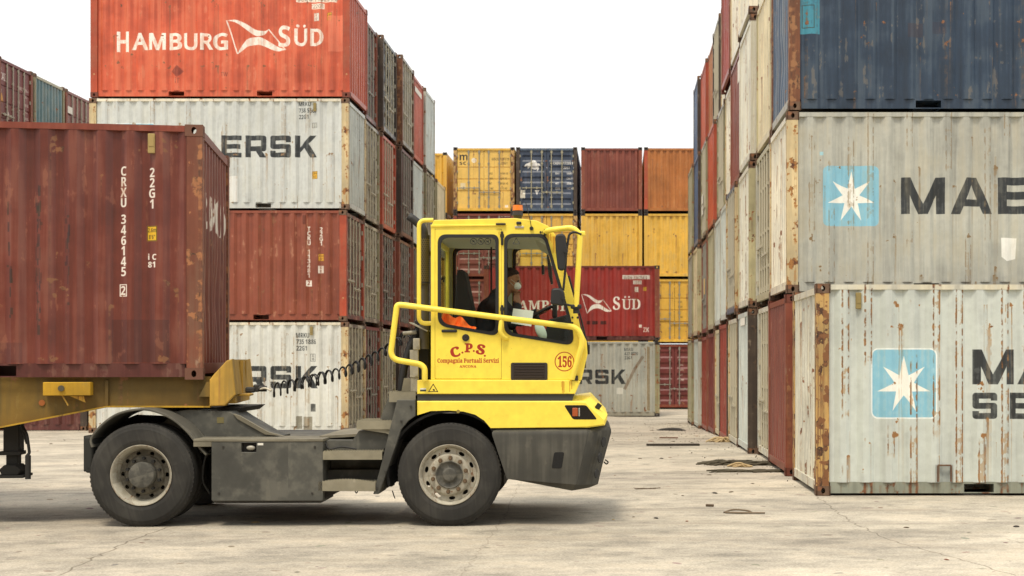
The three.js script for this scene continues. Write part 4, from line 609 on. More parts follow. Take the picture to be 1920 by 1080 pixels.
  add('mud_flap', mUV(merge([rbox(0.09, 0.36, 0.62, ...[-3.591, 0.725], -0.35, 0.03), rbox(0.03, 0.36, 0.5, [-3.643, 0.725][0], [-3.643, 0.725][1], -0.35, 0.01), rbox(0.1, 0.07, 0.62, ...[-3.570, 0.572], -0.35, 0.02)])), M(0x22231f, 0.8));
  add('air_line', [tube([[...[-2.390, 0.770], -0.1], [...[-2.461, 0.671], -0.15], [...[-2.496, 0.453], -0.2], [...[-2.444, 0.314], -0.25]], 0.012, 20, 6)], black);
  add('air_line', [tube([[...[-1.247, 0.822], -0.1], [...[-1.201, 0.770], -0.08], [...[-1.091, 0.789], -0.12], [...[-0.941, 0.767], -0.12]], 0.009, 20, 6)], black);
  for (const p of [[-2.243, 0.797], [-1.335, 0.796], [-1.361, 0.334], [-2.285, 0.336], [-0.382, 1.199], [-0.477, 1.050], [-0.721, 0.386], [-0.636, 0.546]]) add('bolt', cyl(0.012, 0.014, p[0], p[1], 0.001, 'z', 6), M(0x2c2a25, 0.6));
  // --- side box, its lid and latch
  const b0 = [-2.359, 0.246], b1 = [-1.256, 0.849];
  const recess = roundPath([[-2.064, 0.856], [-1.916, 0.855], [-1.916, 0.744], [-2.064, 0.744]], 0.012, THREE.Path);
  const boxFace = roundPath([[b0[0], b0[1] + 0.012], [b1[0], b0[1] + 0.012], [b1[0], b1[1]], [b0[0], b1[1]]], 0.02); boxFace.holes.push(recess);
  add('side_box', mUV(merge([extr(boxFace, -0.05, 0.0, 0.006), bb(b0[0], b1[0], b0[1], b1[1] - 0.002, -0.6, -0.06)])), greyPaint);
  add('box_lid', mUV(merge([bb([-2.538, 0.861][0], b1[0] + 0.006, b1[1], b1[1] + 0.028, -0.61, 0.004, 0.006), bb([-2.538, 0.861][0], b0[0], b1[1] - 0.05, b1[1], -0.02, 0, 0.004)])), dust(0x6f6a5a, 124));
  add('latch', [extr(recess.clone ? new THREE.Shape(recess.getPoints(6)) : recess, -0.058, -0.05)], M(0x121211, 0.6));
  add('latch_handle', new THREE.SphereGeometry(1, 16, 10).scale(0.045, 0.024, 0.02).translate(...[-1.974, 0.787], -0.02), steelM);
  add('box_sticker', box(0.056, 0.022, 0.002, ...[-1.874, 0.824], 0.002), M(0xd8d6cc, 0.7));
  add('box_foot', mUV(merge([bb(b0[0] + 0.02, b1[0] - 0.02, b0[1] - 0.012, b0[1] + 0.014, -0.58, -0.03, 0.006), extr([[-1.353, 0.299], [-1.151, 0.432], [-1.151, 0.320], [-1.300, 0.245]], -0.5, -0.1)])), chassisM);
  // --- steps with a saw-toothed edge
  const step = (p0, p1, z0, z1, bend = 0) => {
    const w = p1[0] - p0[0], n = Math.round(w / 0.028), top = [], h = p0[1] - 0.012, s = [];
    for (let i = 0; i <= n * 2; i++) top.push([p0[0] + w * i / (2 * n), h + (i % 2 ? 0.012 : 0) + bend * Math.sin(Math.PI * i / (2 * n))]);
    s.push([p0[0], p1[1]], [p1[0], p1[1]], ...top.reverse());
    const g = [extr(s, z0 - 0.012, z0)]; g.push(bb(p0[0], p1[0], h - 0.01, h + 0.001, z1, z0 - 0.012));
    for (let k = 1; k * 0.05 < z0 - z1; k++) for (let i = 0; i < n; i += 1) g.push(box(w / n * 0.5, 0.012, 0.01, p0[0] + w * (i + 0.5) / n, h + 0.006, z0 - k * 0.05));
    return mUV(merge(g));
  };
  add('step', step([-1.256, 0.759], [-0.668, 0.668], 0, -0.42), treadM);
  const lower = step([-1.303, 0.446], [-0.737, 0.349], 0.0, -0.4, 0.03); lower.rotateZ(-0.006); add('step', lower, treadM);
  add('step', step([-0.938, 1.057], [-0.570, 0.966], -0.1, -0.7), treadM);
  add('step_bracket', mUV(extr([[-0.941, 0.971], [-0.567, 0.970], [-0.567, 0.895], [-0.653, 0.928], [-0.770, 0.944]], -0.13, -0.115)), treadM);
  add('step', step([-0.613, 1.346], [-0.346, 1.239], -0.1, -0.75), treadM);
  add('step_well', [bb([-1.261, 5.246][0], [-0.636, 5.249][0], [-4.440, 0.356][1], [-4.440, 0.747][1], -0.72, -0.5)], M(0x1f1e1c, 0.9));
  add('underbody_light_block', mUV(merge([bb(-2.6, -0.75, 0.3, 0.8, -1.7, -0.78), bb(-2.45, -1.3, 0.26, 0.85, -2.45, -1.85), bb(-0.5, 0.5, 0.34, 0.8, -1.7, -0.8), bb(-3.4, -2.6, 0.42, 0.8, -1.7, -0.78)])), chassisM);  // boxes added under the chassis to block light and deepen the shadow
  add('step_riser', mUV(merge([extr([[-0.923, 0.948], [-0.570, 0.927], [-0.688, 0.734], [-1.308, 0.734], [-1.308, 0.852], [-0.987, 0.852]], -0.7, -0.16), extr([[-0.718, 1.064], [-0.632, 1.301], [-0.503, 1.258], [-0.556, 1.042]], -0.7, -0.22)])), greyPaint);
  add('step_back', mUV(merge([bb([-1.250, 5.246][0], [-0.689, 5.249][0], [-4.440, 0.547][1], [-4.440, 0.673][1], -0.5, -0.44), bb([-1.261, 5.246][0], [-0.710, 5.248][0], [-4.440, 0.441][1], [-4.440, 0.547][1], -0.3, -0.28)])), greyPaint);
  // --- front mudguard leg, wheel arch
  const leg = [[-0.520, 1.263], [-0.340, 1.263], [-0.340, 1.103], [-0.408, 1.056], [-0.483, 0.965], [-0.525, 0.833], [-0.615, 0.572], [-0.705, 0.323], [-0.758, 0.323], [-0.679, 0.615], [-0.594, 0.965]];
  add('front_mudguard', mUV(extr(leg, -0.55, -0.01, 0.006)), greyPaint);
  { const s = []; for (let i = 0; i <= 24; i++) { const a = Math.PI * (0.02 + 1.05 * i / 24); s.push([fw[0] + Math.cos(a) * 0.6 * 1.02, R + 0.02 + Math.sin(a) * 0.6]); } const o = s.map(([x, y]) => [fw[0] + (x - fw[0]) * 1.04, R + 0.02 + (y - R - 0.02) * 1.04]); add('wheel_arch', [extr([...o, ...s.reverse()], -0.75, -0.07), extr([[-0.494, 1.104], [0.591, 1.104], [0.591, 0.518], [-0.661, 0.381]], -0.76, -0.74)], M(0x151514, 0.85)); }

  // --- bumper: one thick moulded shell that turns round the corner
  {
    const ring = (A, B, C, zc, ins) => { const o = ins; return [[A[0] + o, A[1], -o], [B[0] - o * 0.4, B[1], -o], [C[0] - o, C[1], zc - o * 0.6], [C[0] - o, C[1], -2.45 - zc + o * 0.6], [B[0] - o * 0.4, B[1], -2.45 + o], [A[0] + o, A[1], -2.45 + o]]; };
    const rings = [ring([0.606, 0.459], [1.244, 0.351], [1.448, 0.354], -0.33, 0.05), ring([0.574, 0.475], [1.265, 0.415], [1.486, 0.392], -0.33, 0), ring([0.510, 0.666], [1.313, 0.612], [1.535, 0.599], -0.33, 0), ring([0.428, 0.911], [1.377, 0.910], [1.622, 0.920], -0.33, 0), ring([0.420, 0.938], [1.380, 0.937], [1.628, 0.953], -0.33, 0.007), ring([0.414, 0.954], [1.380, 0.958], [1.628, 0.975], -0.33, 0.024), ring([0.414, 0.962], [1.380, 0.966], [1.628, 0.983], -0.33, 0.055)];
    const pos = [], tri = (...v) => v.forEach((p) => pos.push(...p));
    for (let j = 1; j < rings.length; j++) for (let i = 0; i < 6; i++) { const a = rings[j - 1][i], b = rings[j - 1][(i + 1) % 6], c = rings[j][(i + 1) % 6], d = rings[j][i]; tri(a, b, c, a, c, d); }
    for (const [rg, up] of [[rings[0], 0], [rings[rings.length - 1], 1]]) for (let i = 1; i < 5; i++) up ? tri(rg[0], rg[i], rg[i + 1]) : tri(rg[0], rg[i + 1], rg[i]);
    let g = new THREE.BufferGeometry(); g.setAttribute('position', new THREE.Float32BufferAttribute(pos, 3)); g.setAttribute('uv', new THREE.Float32BufferAttribute(new Float32Array(pos.length / 3 * 2), 2)); g.computeVertexNormals(); g = toCreasedNormals(g, 0.5);
    add('bumper', mUV(g), plastic);
    const pocket = roundPath([[1.047, 0.740], [1.148, 0.740], [1.122, 0.580], [1.021, 0.580]], 0.02), hole = M(0x0c0c0c, 0.8);
    add('bumper_pocket', extr(pocket, -0.001, 0.0035, 0.001), hole);
    const lampTilt = (px, py) => { const k = 0.55; return [px, py]; };
    for (const [p, r] of [[[1.539, 0.832], 0.056], [[1.501, 0.675], 0.056], [[1.466, 0.514], 0.05]]) {
      const gz = merge([new THREE.TorusGeometry(r * 0.8, 0.006, 8, 20), new THREE.CylinderGeometry(r * 0.8, r * 0.8, 0.012, 20).rotateX(Math.PI / 2)]).scale(0.75, 1.1, 1).rotateX(-0.02).rotateZ(-0.25).rotateY(0.93).translate(p[0] + 0.006, p[1], -0.156);
      add('bumper_lamp', gz, M(0x0f0f0f, 0.4));
    }
    add('tow_hook', tube([[...[1.559, 0.631], -0.5], [...[1.592, 0.608], -0.5], [...[1.576, 0.586], -0.5], [...[1.548, 0.609], -0.5]], 0.008, 20, 6), M(0x2a2825, 0.6));
    add('underside', mUV(bb(0.45, 1.2, 0.5, 0.62, -2.3, -0.2)), chassisM);
  }
  // --- yellow bonnet over the bumper, stripe, belt
  {
    const arch = [[0.409, 0.980], [0.345, 1.055], [0.255, 1.114], [0.138, 1.146], [-0.011, 1.156], [-0.191, 1.151], [-0.255, 1.130], [-0.324, 1.109]];
    const s0 = [[-0.324, 1.252], [1.228, 1.251], [1.367, 1.246], [1.548, 1.054], [1.553, 1.006], [1.377, 0.982], ...arch];
    const s1 = [[-0.324, 1.252], [1.248, 1.267], [1.415, 1.289], [1.583, 1.110], [1.577, 1.051], [1.377, 0.978], ...arch];
    const ins = (s, d) => s.map((p, i) => i < 6 ? [p[0] - (i ? d : 0), p[1] + (i < 3 ? -d : d)] : p);
    add('bonnet', planar(loft([at(ins(s0, 0.012), -0.05), at(s0, -0.062), at(s1, -0.26), at(s1, -2.2), at(s0, -2.4)])), paint);
    add('bonnet_seal', mUV(extr([[0.393, 0.991], [1.415, 0.995], [1.372, 0.953], [0.414, 0.948]], -2.3, -0.09)), black);
    add('stripe', [extr([[-0.324, 1.321], [1.239, 1.321], [1.228, 1.251], [-0.324, 1.252]], -2.2, -0.066)], M(0x3a3b36, 0.6));
    const belt = [[-0.324, 1.460], [1.287, 1.459], [1.308, 1.443], [1.255, 1.321], [-0.324, 1.321]];
    add('belt_panel', planar(extr(belt, -1.78, -0.045, 0.008)), paint);
    const hl = [[1.143, 1.209], [1.367, 1.209], [1.479, 1.065], [1.234, 1.065]];
    add('headlamp', extr(roundPath(hl, 0.025), -0.062, -0.047, 0.003), M(0x131311, 0.25));
    add('indicator_lamp', [rbox(0.055, 0.085, 0.016, ...[1.255, 1.139], -0.044, 0.006)], M(0xa3502a, 0.3));
    add('side_lamp', rbox(0.014, 0.085, 0.016, ...[1.297, 1.139], -0.044, 0.005), chrome);
    add('lamp_slot', rbox(0.07, 0.075, 0.02, 0, 0, 0, 0.006).rotateY(0.9).rotateZ(-0.6).translate(...[1.485, 1.187], -0.15), M(0x16160f, 0.4));
    add('bolt', cyl(0.018, 0.012, ...[0.085, 1.146], -0.052, 'z', 12), M(0x8a7a3a, 0.6));
    add('latch_pin', [box(0.06, 0.05, 0.03, ...[1.255, 1.480], -0.05)], M(0x2a241c, 0.7));
  }
  // --- cab
  const z0 = -0.075, z1 = -1.75, th = 0.045;
  const win1 = [[-0.106, 2.906], [0.473, 2.907], [0.473, 1.917], [-0.106, 2.018]], r1 = [0.09, 0.07, 0.09, 0.1];
  const win2 = [[0.558, 2.913], [0.951, 2.913], [1.212, 2.029], [1.228, 1.822], [0.558, 1.928]], r2 = [0.09, 0.07, 0.3, 0.1, 0.1];
  const out = [[-0.191, 1.460], [-0.191, 2.996], [-0.159, 3.066], [0.653, 3.086], [0.866, 3.062], [0.983, 3.009], [1.052, 2.924], [1.170, 2.541], [1.265, 2.195], [1.308, 1.987], [1.372, 1.848], [1.380, 1.720], [1.319, 1.459]];
  const door = [[-0.157, 2.981], [0.523, 2.982], [0.523, 1.465], [-0.157, 1.465]];
  const sideShape = (holes) => { const s = new THREE.Shape(out.map((p) => new THREE.Vector2(...p))); s.holes.push(...holes); return s; };
  const hole = (p, r) => roundPath(p, r, THREE.Path);
  add('cab_side', planar(extr(sideShape([hole(door, 0.012), hole(win2, r2)]), z0 - th, z0, 0.006)), paint);
  add('cab_side', planar(extr(sideShape([hole(win1, r1), hole(win2, r2)]), z1, z1 + th, 0.006)), paint);
  { const t = add('cab_lining', extr(sideShape([hole(grow(win1, 0.02), r1), hole(grow(win2, 0.02), r2)]), z1 + th + 0.001, z1 + th + 0.02), M(0xaaa894, 0.8)); t.userData.label = 'grey inner lining of the far cab wall'; }
  const dIn = grow(door, -0.008), dS = roundPath(dIn, 0.012); dS.holes.push(hole(win1, r1));
  const dm = add('door', planar(extr(dS, z0 - th, z0 - 0.001, 0.004)), paint);
  add('door_handle', rbox(0.155, 0.03, 0.03, ...[-0.005, 1.952], z0 + 0.012, 0.012), black, dm);
  add('door_lock', [cyl(0.036, 0.02, ...[0.159, 1.885], z0 + 0.006, 'z', 24), new THREE.TorusGeometry(0.016, 0.005, 6, 16).translate(...[0.159, 1.885], z0 + 0.017)], M(0x23221e, 0.5), dm);
  for (const [a, h] of [[[0.523, 2.913], 0.14], [[0.523, 2.178], 0.13]]) add('hinge', [rbox(0.024, h, 0.03, a[0], a[1] - 0.03, z0 + 0.008, 0.008), rbox(0.04, 0.04, 0.025, a[0], a[1] - 0.005, z0 + 0.008, 0.01)], M(0x1f1c17, 0.7));
  add('roof_catch', rbox(0.1, 0.02, 0.04, ...[0.510, 3.024], z0 + 0.01, 0.008), M(0x2b261c, 0.7));
  const glass = new THREE.MeshPhysicalMaterial({ color: 0xf3f9f3, roughness: 0.02, transmission: 1, thickness: 0, ior: 1.22 });
  for (const [w, r] of [[win1, r1], [win2, r2]]) for (const z of [z0 - 0.024, z1 + 0.02]) {
    add('window_pane', new THREE.ShapeGeometry(roundPath(grow(w, 0.008), r), 8).translate(0, 0, z), glass);
    const ring = roundPath(grow(w, 0.016), r); ring.holes.push(hole(grow(w, -0.012), r)); add('window_seal', extr(ring, z === z0 - 0.024 ? z0 - 0.02 : z1 - 0.008, z === z0 - 0.024 ? z0 + 0.009 : z1 + 0.05, 0.004, 8), gasketM);
  }
  for (const p of [[0.234, 2.854], [0.308, 2.854], [0.377, 2.854]]) add('window_sticker', [new THREE.TorusGeometry(0.03, 0.004, 6, 24).translate(...p, z0 - 0.02), box(0.044, 0.007, 0.003, 0, 0, 0).rotateZ(-0.8).translate(...p, z0 - 0.02), box(0.022, 0.016, 0.003, ...p, z0 - 0.02)], M(0x4a4c46, 0.8));
  { const a = [0.664, 2.849]; add('window_sticker', [0, 1, 2].map((k) => box(0.07, 0.007, 0.003, 0, -0.02, 0).rotateZ(k * 2.094).translate(...a, z0 - 0.02)), M(0x4a4c46, 0.8)); }
  // roof, pillars, windscreen, rear wall
  const top = out.slice(1, 7), topIn = [[[-0.191, 5.251][0] + 0.03, [-4.440, 2.946][1]], ...grow(out, -0.035).slice(2, 7)];
  add('roof', planar(extr([...top, ...topIn.slice().reverse()], z1 + th + 0.001, z0 - th - 0.001, 0)), paint);
  add('roof_gutter', planar(extr([[-0.191, 3.018], [0.563, 3.024], [0.563, 3.009], [-0.191, 2.996]], z0 - 0.002, z0 + 0.012, 0.003)), paint);
  add('roof_lining', extr([[-0.159, 2.943], [0.999, 2.945], [1.031, 2.850], [0.999, 2.796], [0.840, 2.892], [-0.159, 2.901]], z1 + 0.08, z0 - 0.06), M(0xb9b9a6, 0.9));
  add('windscreen', new THREE.BufferGeometry().setFromPoints([V(...[1.052, 2.903], z0 - 0.06), V(...[1.292, 1.997], z0 - 0.06), V(...[1.292, 1.997], z1 + 0.06), V(...[1.052, 2.903], z0 - 0.06), V(...[1.292, 1.997], z1 + 0.06), V(...[1.052, 2.903], z1 + 0.06)]), glass).geometry.computeVertexNormals();
  add('front_panel', planar(extr([[1.308, 1.987], [1.372, 1.848], [1.380, 1.720], [1.319, 1.459], [1.265, 1.459], [1.319, 1.720], [1.265, 1.944]], z1 + th, z0 - th)), paint);
  const wallHoles = new THREE.Shape([[z1 + th, [-4.440, 1.461][1]], [z0 - th, [-4.440, 1.461][1]], [z0 - th, [-4.440, 2.988][1]], [z1 + th, [-4.440, 2.988][1]]].map((p) => new THREE.Vector2(...p)));
  wallHoles.holes.push(hole([[z1 + 0.2, [-4.440, 2.058][1]], [z0 - 0.2, [-4.440, 2.058][1]], [z0 - 0.2, [-4.440, 2.851][1]], [z1 + 0.2, [-4.440, 2.851][1]]], 0.1));
  add('rear_wall', new THREE.ExtrudeGeometry(wallHoles, { depth: 0.03, bevelEnabled: false }).rotateY(-Math.PI / 2).translate([-0.191, 5.251][0] + 0.034, 0, 0), yellowPlain);
  add('rear_pane', box(0.004, [-4.440, 2.851][1] - [-4.440, 2.058][1] + 0.02, z0 - z1 - 0.38, [-0.191, 5.251][0] + 0.02, [-4.440, 2.455][1], (z0 + z1) / 2), glass);
  add('cab_floor', bb([-0.159, 5.251][0], [1.287, 5.259][0], [-4.440, 1.466][1], [-4.440, 1.519][1], z1 + 0.06, z0 - 0.06), M(0x2b2a27, 0.9));
  add('door_lining', extr(roundPath([[-0.138, 1.912], [0.489, 1.848], [0.489, 1.486], [-0.138, 1.486]], 0.02), z0 - 0.07, z0 - 0.048), M(0x34342f, 0.9));
  add('dashboard', [extr([[0.972, 2.077], [1.183, 2.133], [1.272, 1.967], [1.272, 1.495], [1.039, 1.495], [0.928, 1.856]], -1.55, -0.45, 0.015), rbox(0.05, 0.16, 0.24, ...[1.037, 2.181], -0.7, 0.015)], M(0x1c1d1c, 0.7));
  add('display', rbox(0.03, 0.1, 0.12, ...[0.899, 2.635], -1.2, 0.01), black);
  add('cab_post', rbox(0.02, 0.95, 0.02, ...[0.327, 2.565], -1.4, 0.006), black);
  // seat and wheel
  const seatM = M(0x2a2d2e, 0.95), sx = [-0.024, 5.460][0];
  const seat = add('seat', [rbox(0.5, 0.16, 0.5, sx + 0.3, 1.42, -0.85, 0.06, 3), extr(roundPath([[-0.035, 1.811], [0.004, 2.298], [0.021, 2.603], [0.098, 2.603], [0.142, 2.381], [0.253, 1.855]], 0.05), -1.1, -0.6, 0.03), bb(sx + 0.1, sx + 0.5, 1.2, 1.36, -1.05, -0.65, 0.03)], seatM);
  const stw = new THREE.TorusGeometry(0.2, 0.016, 10, 40).rotateX(Math.PI / 2).rotateZ(0.5).translate(...[0.819, 2.129], -0.85);
  add('steering_wheel', [stw, cyl(0.03, 0.4, 0, 0, 0).rotateZ(0.45).translate([0.909, 1.971][0], [0.909, 1.971][1], -0.85)], black);
  // vent grille
  { const a = [0.611, 1.459], b = [0.978, 1.635], g = [], fr = roundPath([[a[0], a[1]], [b[0], a[1]], [b[0], b[1]], [a[0], b[1]]], 0.02); fr.holes.push(roundPath([[a[0] + 0.03, a[1] + 0.012], [b[0] - 0.03, a[1] + 0.012], [b[0] - 0.03, b[1] - 0.02], [a[0] + 0.03, b[1] - 0.02]], 0.006, THREE.Path));
    const v = add('vent_grille', extr(fr, z0 - 0.001, z0 + 0.012, 0.003), M(0x2c2520, 0.6)); add('backing', box(b[0] - a[0] - 0.05, b[1] - a[1] - 0.02, 0.002, (a[0] + b[0]) / 2, (a[1] + b[1]) / 2, z0 + 0.0025), M(0x15120f, 0.8), v);
    for (let i = 0; i < 9; i++) add('slat', box(b[0] - a[0] - 0.06, 0.008, 0.012, 0, 0, 0).rotateX(0.6).translate((a[0] + b[0]) / 2, a[1] + 0.022 + i * 0.0155, z0 + 0.007), M(0x3a302a, 0.6), v);
  }
  // beacon, aerial, badge
  { const p = [0.664, 3.138]; const bc = add('beacon', [cyl(0.055, 0.05, p[0], p[1] + 0.03, -0.4, 'y', 20, 0.05), cyl(0.035, 0.05, p[0], p[1] - 0.015, -0.4, 'y', 16, 0.05), cyl(0.02, 0.12, p[0], p[1] - 0.05, -0.4)], M(0x2a2622, 0.5)); add('beacon_dome', new THREE.CylinderGeometry(0.05, 0.054, 0.055, 24).translate(p[0], p[1] + 0.083, -0.4), new THREE.MeshPhysicalMaterial({ color: 0xe8842a, roughness: 0.2, transmission: 0.2, thickness: 0 }), bc); }
  add('roof_badge', rbox(0.09, 0.022, 0.008, ...[0.696, 2.995], z0 + 0.006, 0.003), chrome); add('roof_badge', rbox(0.05, 0.03, 0.03, ...[0.691, 3.035], z0 + 0.01, 0.01), black);
  add('aerial', [cyl(0.02, 0.02, ...[0.818, 2.982], z0 + 0.008, 'z', 14), tube([[...[0.818, 2.982], z0 + 0.02], [...[0.802, 3.073], z0 + 0.02], [...[0.760, 3.243], z0 + 0.01]], 0.004, 12, 6)], black);
  for (const p of [[0.909, 2.945], [0.935, 2.945], [1.228, 2.088], [1.228, 2.035], [1.281, 2.088]]) add('bolt', cyl(0.011, 0.012, p[0], p[1], z0 + 0.004, 'z', 8), black);
  // hand rails and guards
  const yr = yellowPlain;
  add('hand_rail', pipe([[...[-0.244, 1.454], 0.0], [...[-0.244, 1.582], 0.0], [...[-0.286, 1.619], 0.0], [...[-0.589, 1.672], 0.0], [...[-0.520, 2.214], 0.0], [...[-0.451, 2.209], 0.0], [...[1.281, 1.987], 0.0], [...[1.335, 1.848], -0.02], [...[1.223, 1.465], -0.04]], 0.029, 0.1), yr);
  add('rail_bracket', [pipe([[...[0.521, 2.077], 0.0], [...[0.505, 1.944], 0.0], [...[0.542, 1.885], -0.03], [...[0.574, 1.875], -0.075]], 0.022, 0.05)], yr);
  add('hand_rail', pipe([[...[-0.170, 3.066], -0.1], [...[-0.313, 3.065], -0.1], [...[-0.313, 2.029], -0.1], [...[-0.170, 2.029], -0.1]], 0.022, 0.12), yr);
  add('mirror_arm', [pipe([[...[0.958, 2.941], -0.06], [...[1.001, 2.957], 0.05], [...[1.234, 2.979], 0.08], [...[1.308, 2.910], 0.08], [...[1.266, 2.193], 0.05]], 0.028, 0.08), rbox(0.09, 0.05, 0.07, ...[1.314, 2.920], 0.06, 0.015)], yr);
  add('rail_clamp', [rbox(0.03, 0.06, 0.06, ...[0.958, 2.941], -0.05, 0.01), rbox(0.11, 0.045, 0.07, ...[1.266, 2.193], 0.04, 0.015), cyl(0.03, 0.06, ...[1.266, 2.156], 0.03)], black);
  add('mirror_bracket', [pipe([[...[1.319, 2.906], 0.1], [...[1.256, 2.937], 0.1], [...[1.198, 2.916], 0.1], [...[1.171, 2.747], 0.1], [...[1.160, 2.561], 0.1], [...[1.139, 2.350], 0.1]], 0.012, 0.06, 8), pipe([[...[1.266, 2.193], 0.05], [...[1.150, 2.218], 0.08]], 0.011, 0.02, 8)], black);
  const mirror = (pts, r, z) => { const m = add('mirror', extr(roundPath(pts, r), z, z + 0.07, 0.018), M(0x1e1f1f, 0.55)); return m; };
  mirror([[1.057, 2.910], [1.160, 2.916], [1.182, 2.731], [1.150, 2.545], [1.086, 2.551], [1.065, 2.746]], [0.05, 0.05, 0.02, 0.04, 0.05, 0.02], 0.08);
  mirror([[1.023, 2.371], [1.108, 2.376], [1.155, 2.334], [1.150, 2.196], [1.012, 2.212]], 0.03, 0.08);
  add('mirror_joint', [cyl(0.022, 0.07, ...[1.166, 2.741], 0.16, 'z', 12), cyl(0.02, 0.06, ...[1.139, 2.281], 0.16, 'z', 12)], black);
  const inm = [[0.964, 2.732], [0.980, 2.743], [1.013, 2.613], [1.029, 2.439], [1.008, 2.428], [0.980, 2.531]];
  add('inner_mirror', extr(roundPath(inm, 0.01), -0.34, -0.28, 0.006), M(0x3c3f40, 0.2, 0.6));
  add('wiper', [pipe([[...[1.170, 2.514], -0.25], [...[1.287, 2.061], -0.25], [...[1.377, 1.768], -0.25]], 0.014, 0.05, 8), pipe([[...[1.191, 2.514], -0.2], [...[1.319, 2.061], -0.2], [...[1.393, 1.752], -0.2]], 0.009, 0.05, 8), rbox(0.03, 0.1, 0.05, ...[1.388, 1.768], -0.2, 0.01)], black);
  add('pedal_sticker', box(0.02, 0.07, 0.03, ...[1.356, 1.614], -0.25), M(0x5c574a, 0.7));
  // exhaust, air lines and the plates behind the cab
  { const ex = add('exhaust', [cyl(0.055, 0.5, ...[-0.283, 2.682], -0.3, 'y', 24)], M(0x5f5636, 0.6)); const g = []; for (let j = 0; j < 22; j++) for (let i = 0; i < 16; i++) { const a = (i + (j % 2) / 2) / 16 * Math.PI * 2; g.push(new THREE.CylinderGeometry(0.0065, 0.0065, 0.004, 5).rotateX(Math.PI / 2).translate(0, 0, 0.0555).rotateY(a).translate([-0.283, 5.324][0], [-4.560, 2.454][1] + j * 0.021, -0.3)); } add('exhaust_hole', merge(g), M(0x1b1812, 0.8), ex).userData.kind = 'stuff';
    add('exhaust_pipe', [pipe([[...[-0.283, 2.882], -0.3], [...[-0.283, 2.991], -0.3], [...[-0.364, 3.072], -0.3], [...[-0.440, 3.126], -0.3]], 0.042, 0.1), cyl(0.058, 0.03, ...[-0.283, 2.915], -0.3), cyl(0.058, 0.02, ...[-0.283, 2.448], -0.3)], M(0x232220, 0.6));
    add('exhaust_pipe', [cyl(0.05, 0.7, ...[-0.285, 2.123], -0.32, 'y', 20)], M(0x4a463a, 0.6)); }
  add('air_intake', [pipe([[...[-0.528, 1.334], -0.4], [...[-0.506, 1.580], -0.4], [...[-0.419, 1.853], -0.4], [...[-0.343, 1.973], -0.4], [...[-0.267, 1.973], -0.4]], 0.04, 0.12)], M(0x1d1d1c, 0.6));
  add('support_plate', [bb([-0.423, 5.311][0], [-0.337, 5.312][0], [-4.540, 1.484][1], [-4.540, 1.764][1], -0.3, -0.25, 0.004), bb([-0.390, 5.311][0], [-0.320, 5.312][0], [-4.540, 1.764][1], [-4.540, 1.882][1], -0.29, -0.24, 0.01), bb([-0.417, 5.311][0], [-0.337, 5.312][0], [-4.540, 1.339][1], [-4.540, 1.484][1], -0.3, -0.26, 0.004), cyl(0.012, 0.02, ...[-0.346, 1.802], -0.235, 'z', 8), cyl(0.012, 0.02, ...[-0.358, 1.510], -0.245, 'z', 8)], dust(0xa39f90, 125));
  add('step_board', mUV(extr([[-0.515, 1.336], [-0.488, 1.477], [-0.423, 1.477], [-0.423, 1.336]], -0.5, -0.3)), treadM);
  add('valve_bracket', [box(0.2, 0.012, 0.3, 0, 0, 0).rotateZ(-0.45).translate(...[-0.332, 1.998], -0.35), cyl(0.02, 0.14, 0, 0, 0, 'x').rotateZ(0.1).translate(...[-0.435, 1.939], -0.35)], dust(0x8d897a, 126));
  add('machine_housing', [bb([-0.398, 5.373][0], [-0.245, 5.373][0], [-4.639, 1.459][1], [-4.639, 2.071][1], -1.6, -0.45, 0.02)], M(0x22221f, 0.85));
  add('frame_cover', mUV(merge([extr([[-0.570, 1.228], [-0.359, 1.309], [-0.359, 0.983], [-0.515, 0.951]], -2.2, -0.56)])), chassisM);
  for (const [a, b, c] of [[[-0.605, 0.333], [-0.589, 0.280], [-0.578, 0.253]], [[-0.991, 0.350], [-0.970, 0.307], [-0.949, 0.350]]]) add('loose_cable', tube([[...a, -0.3], [...b, -0.3], [...c, -0.3]], 0.006, 10, 5), black);
}
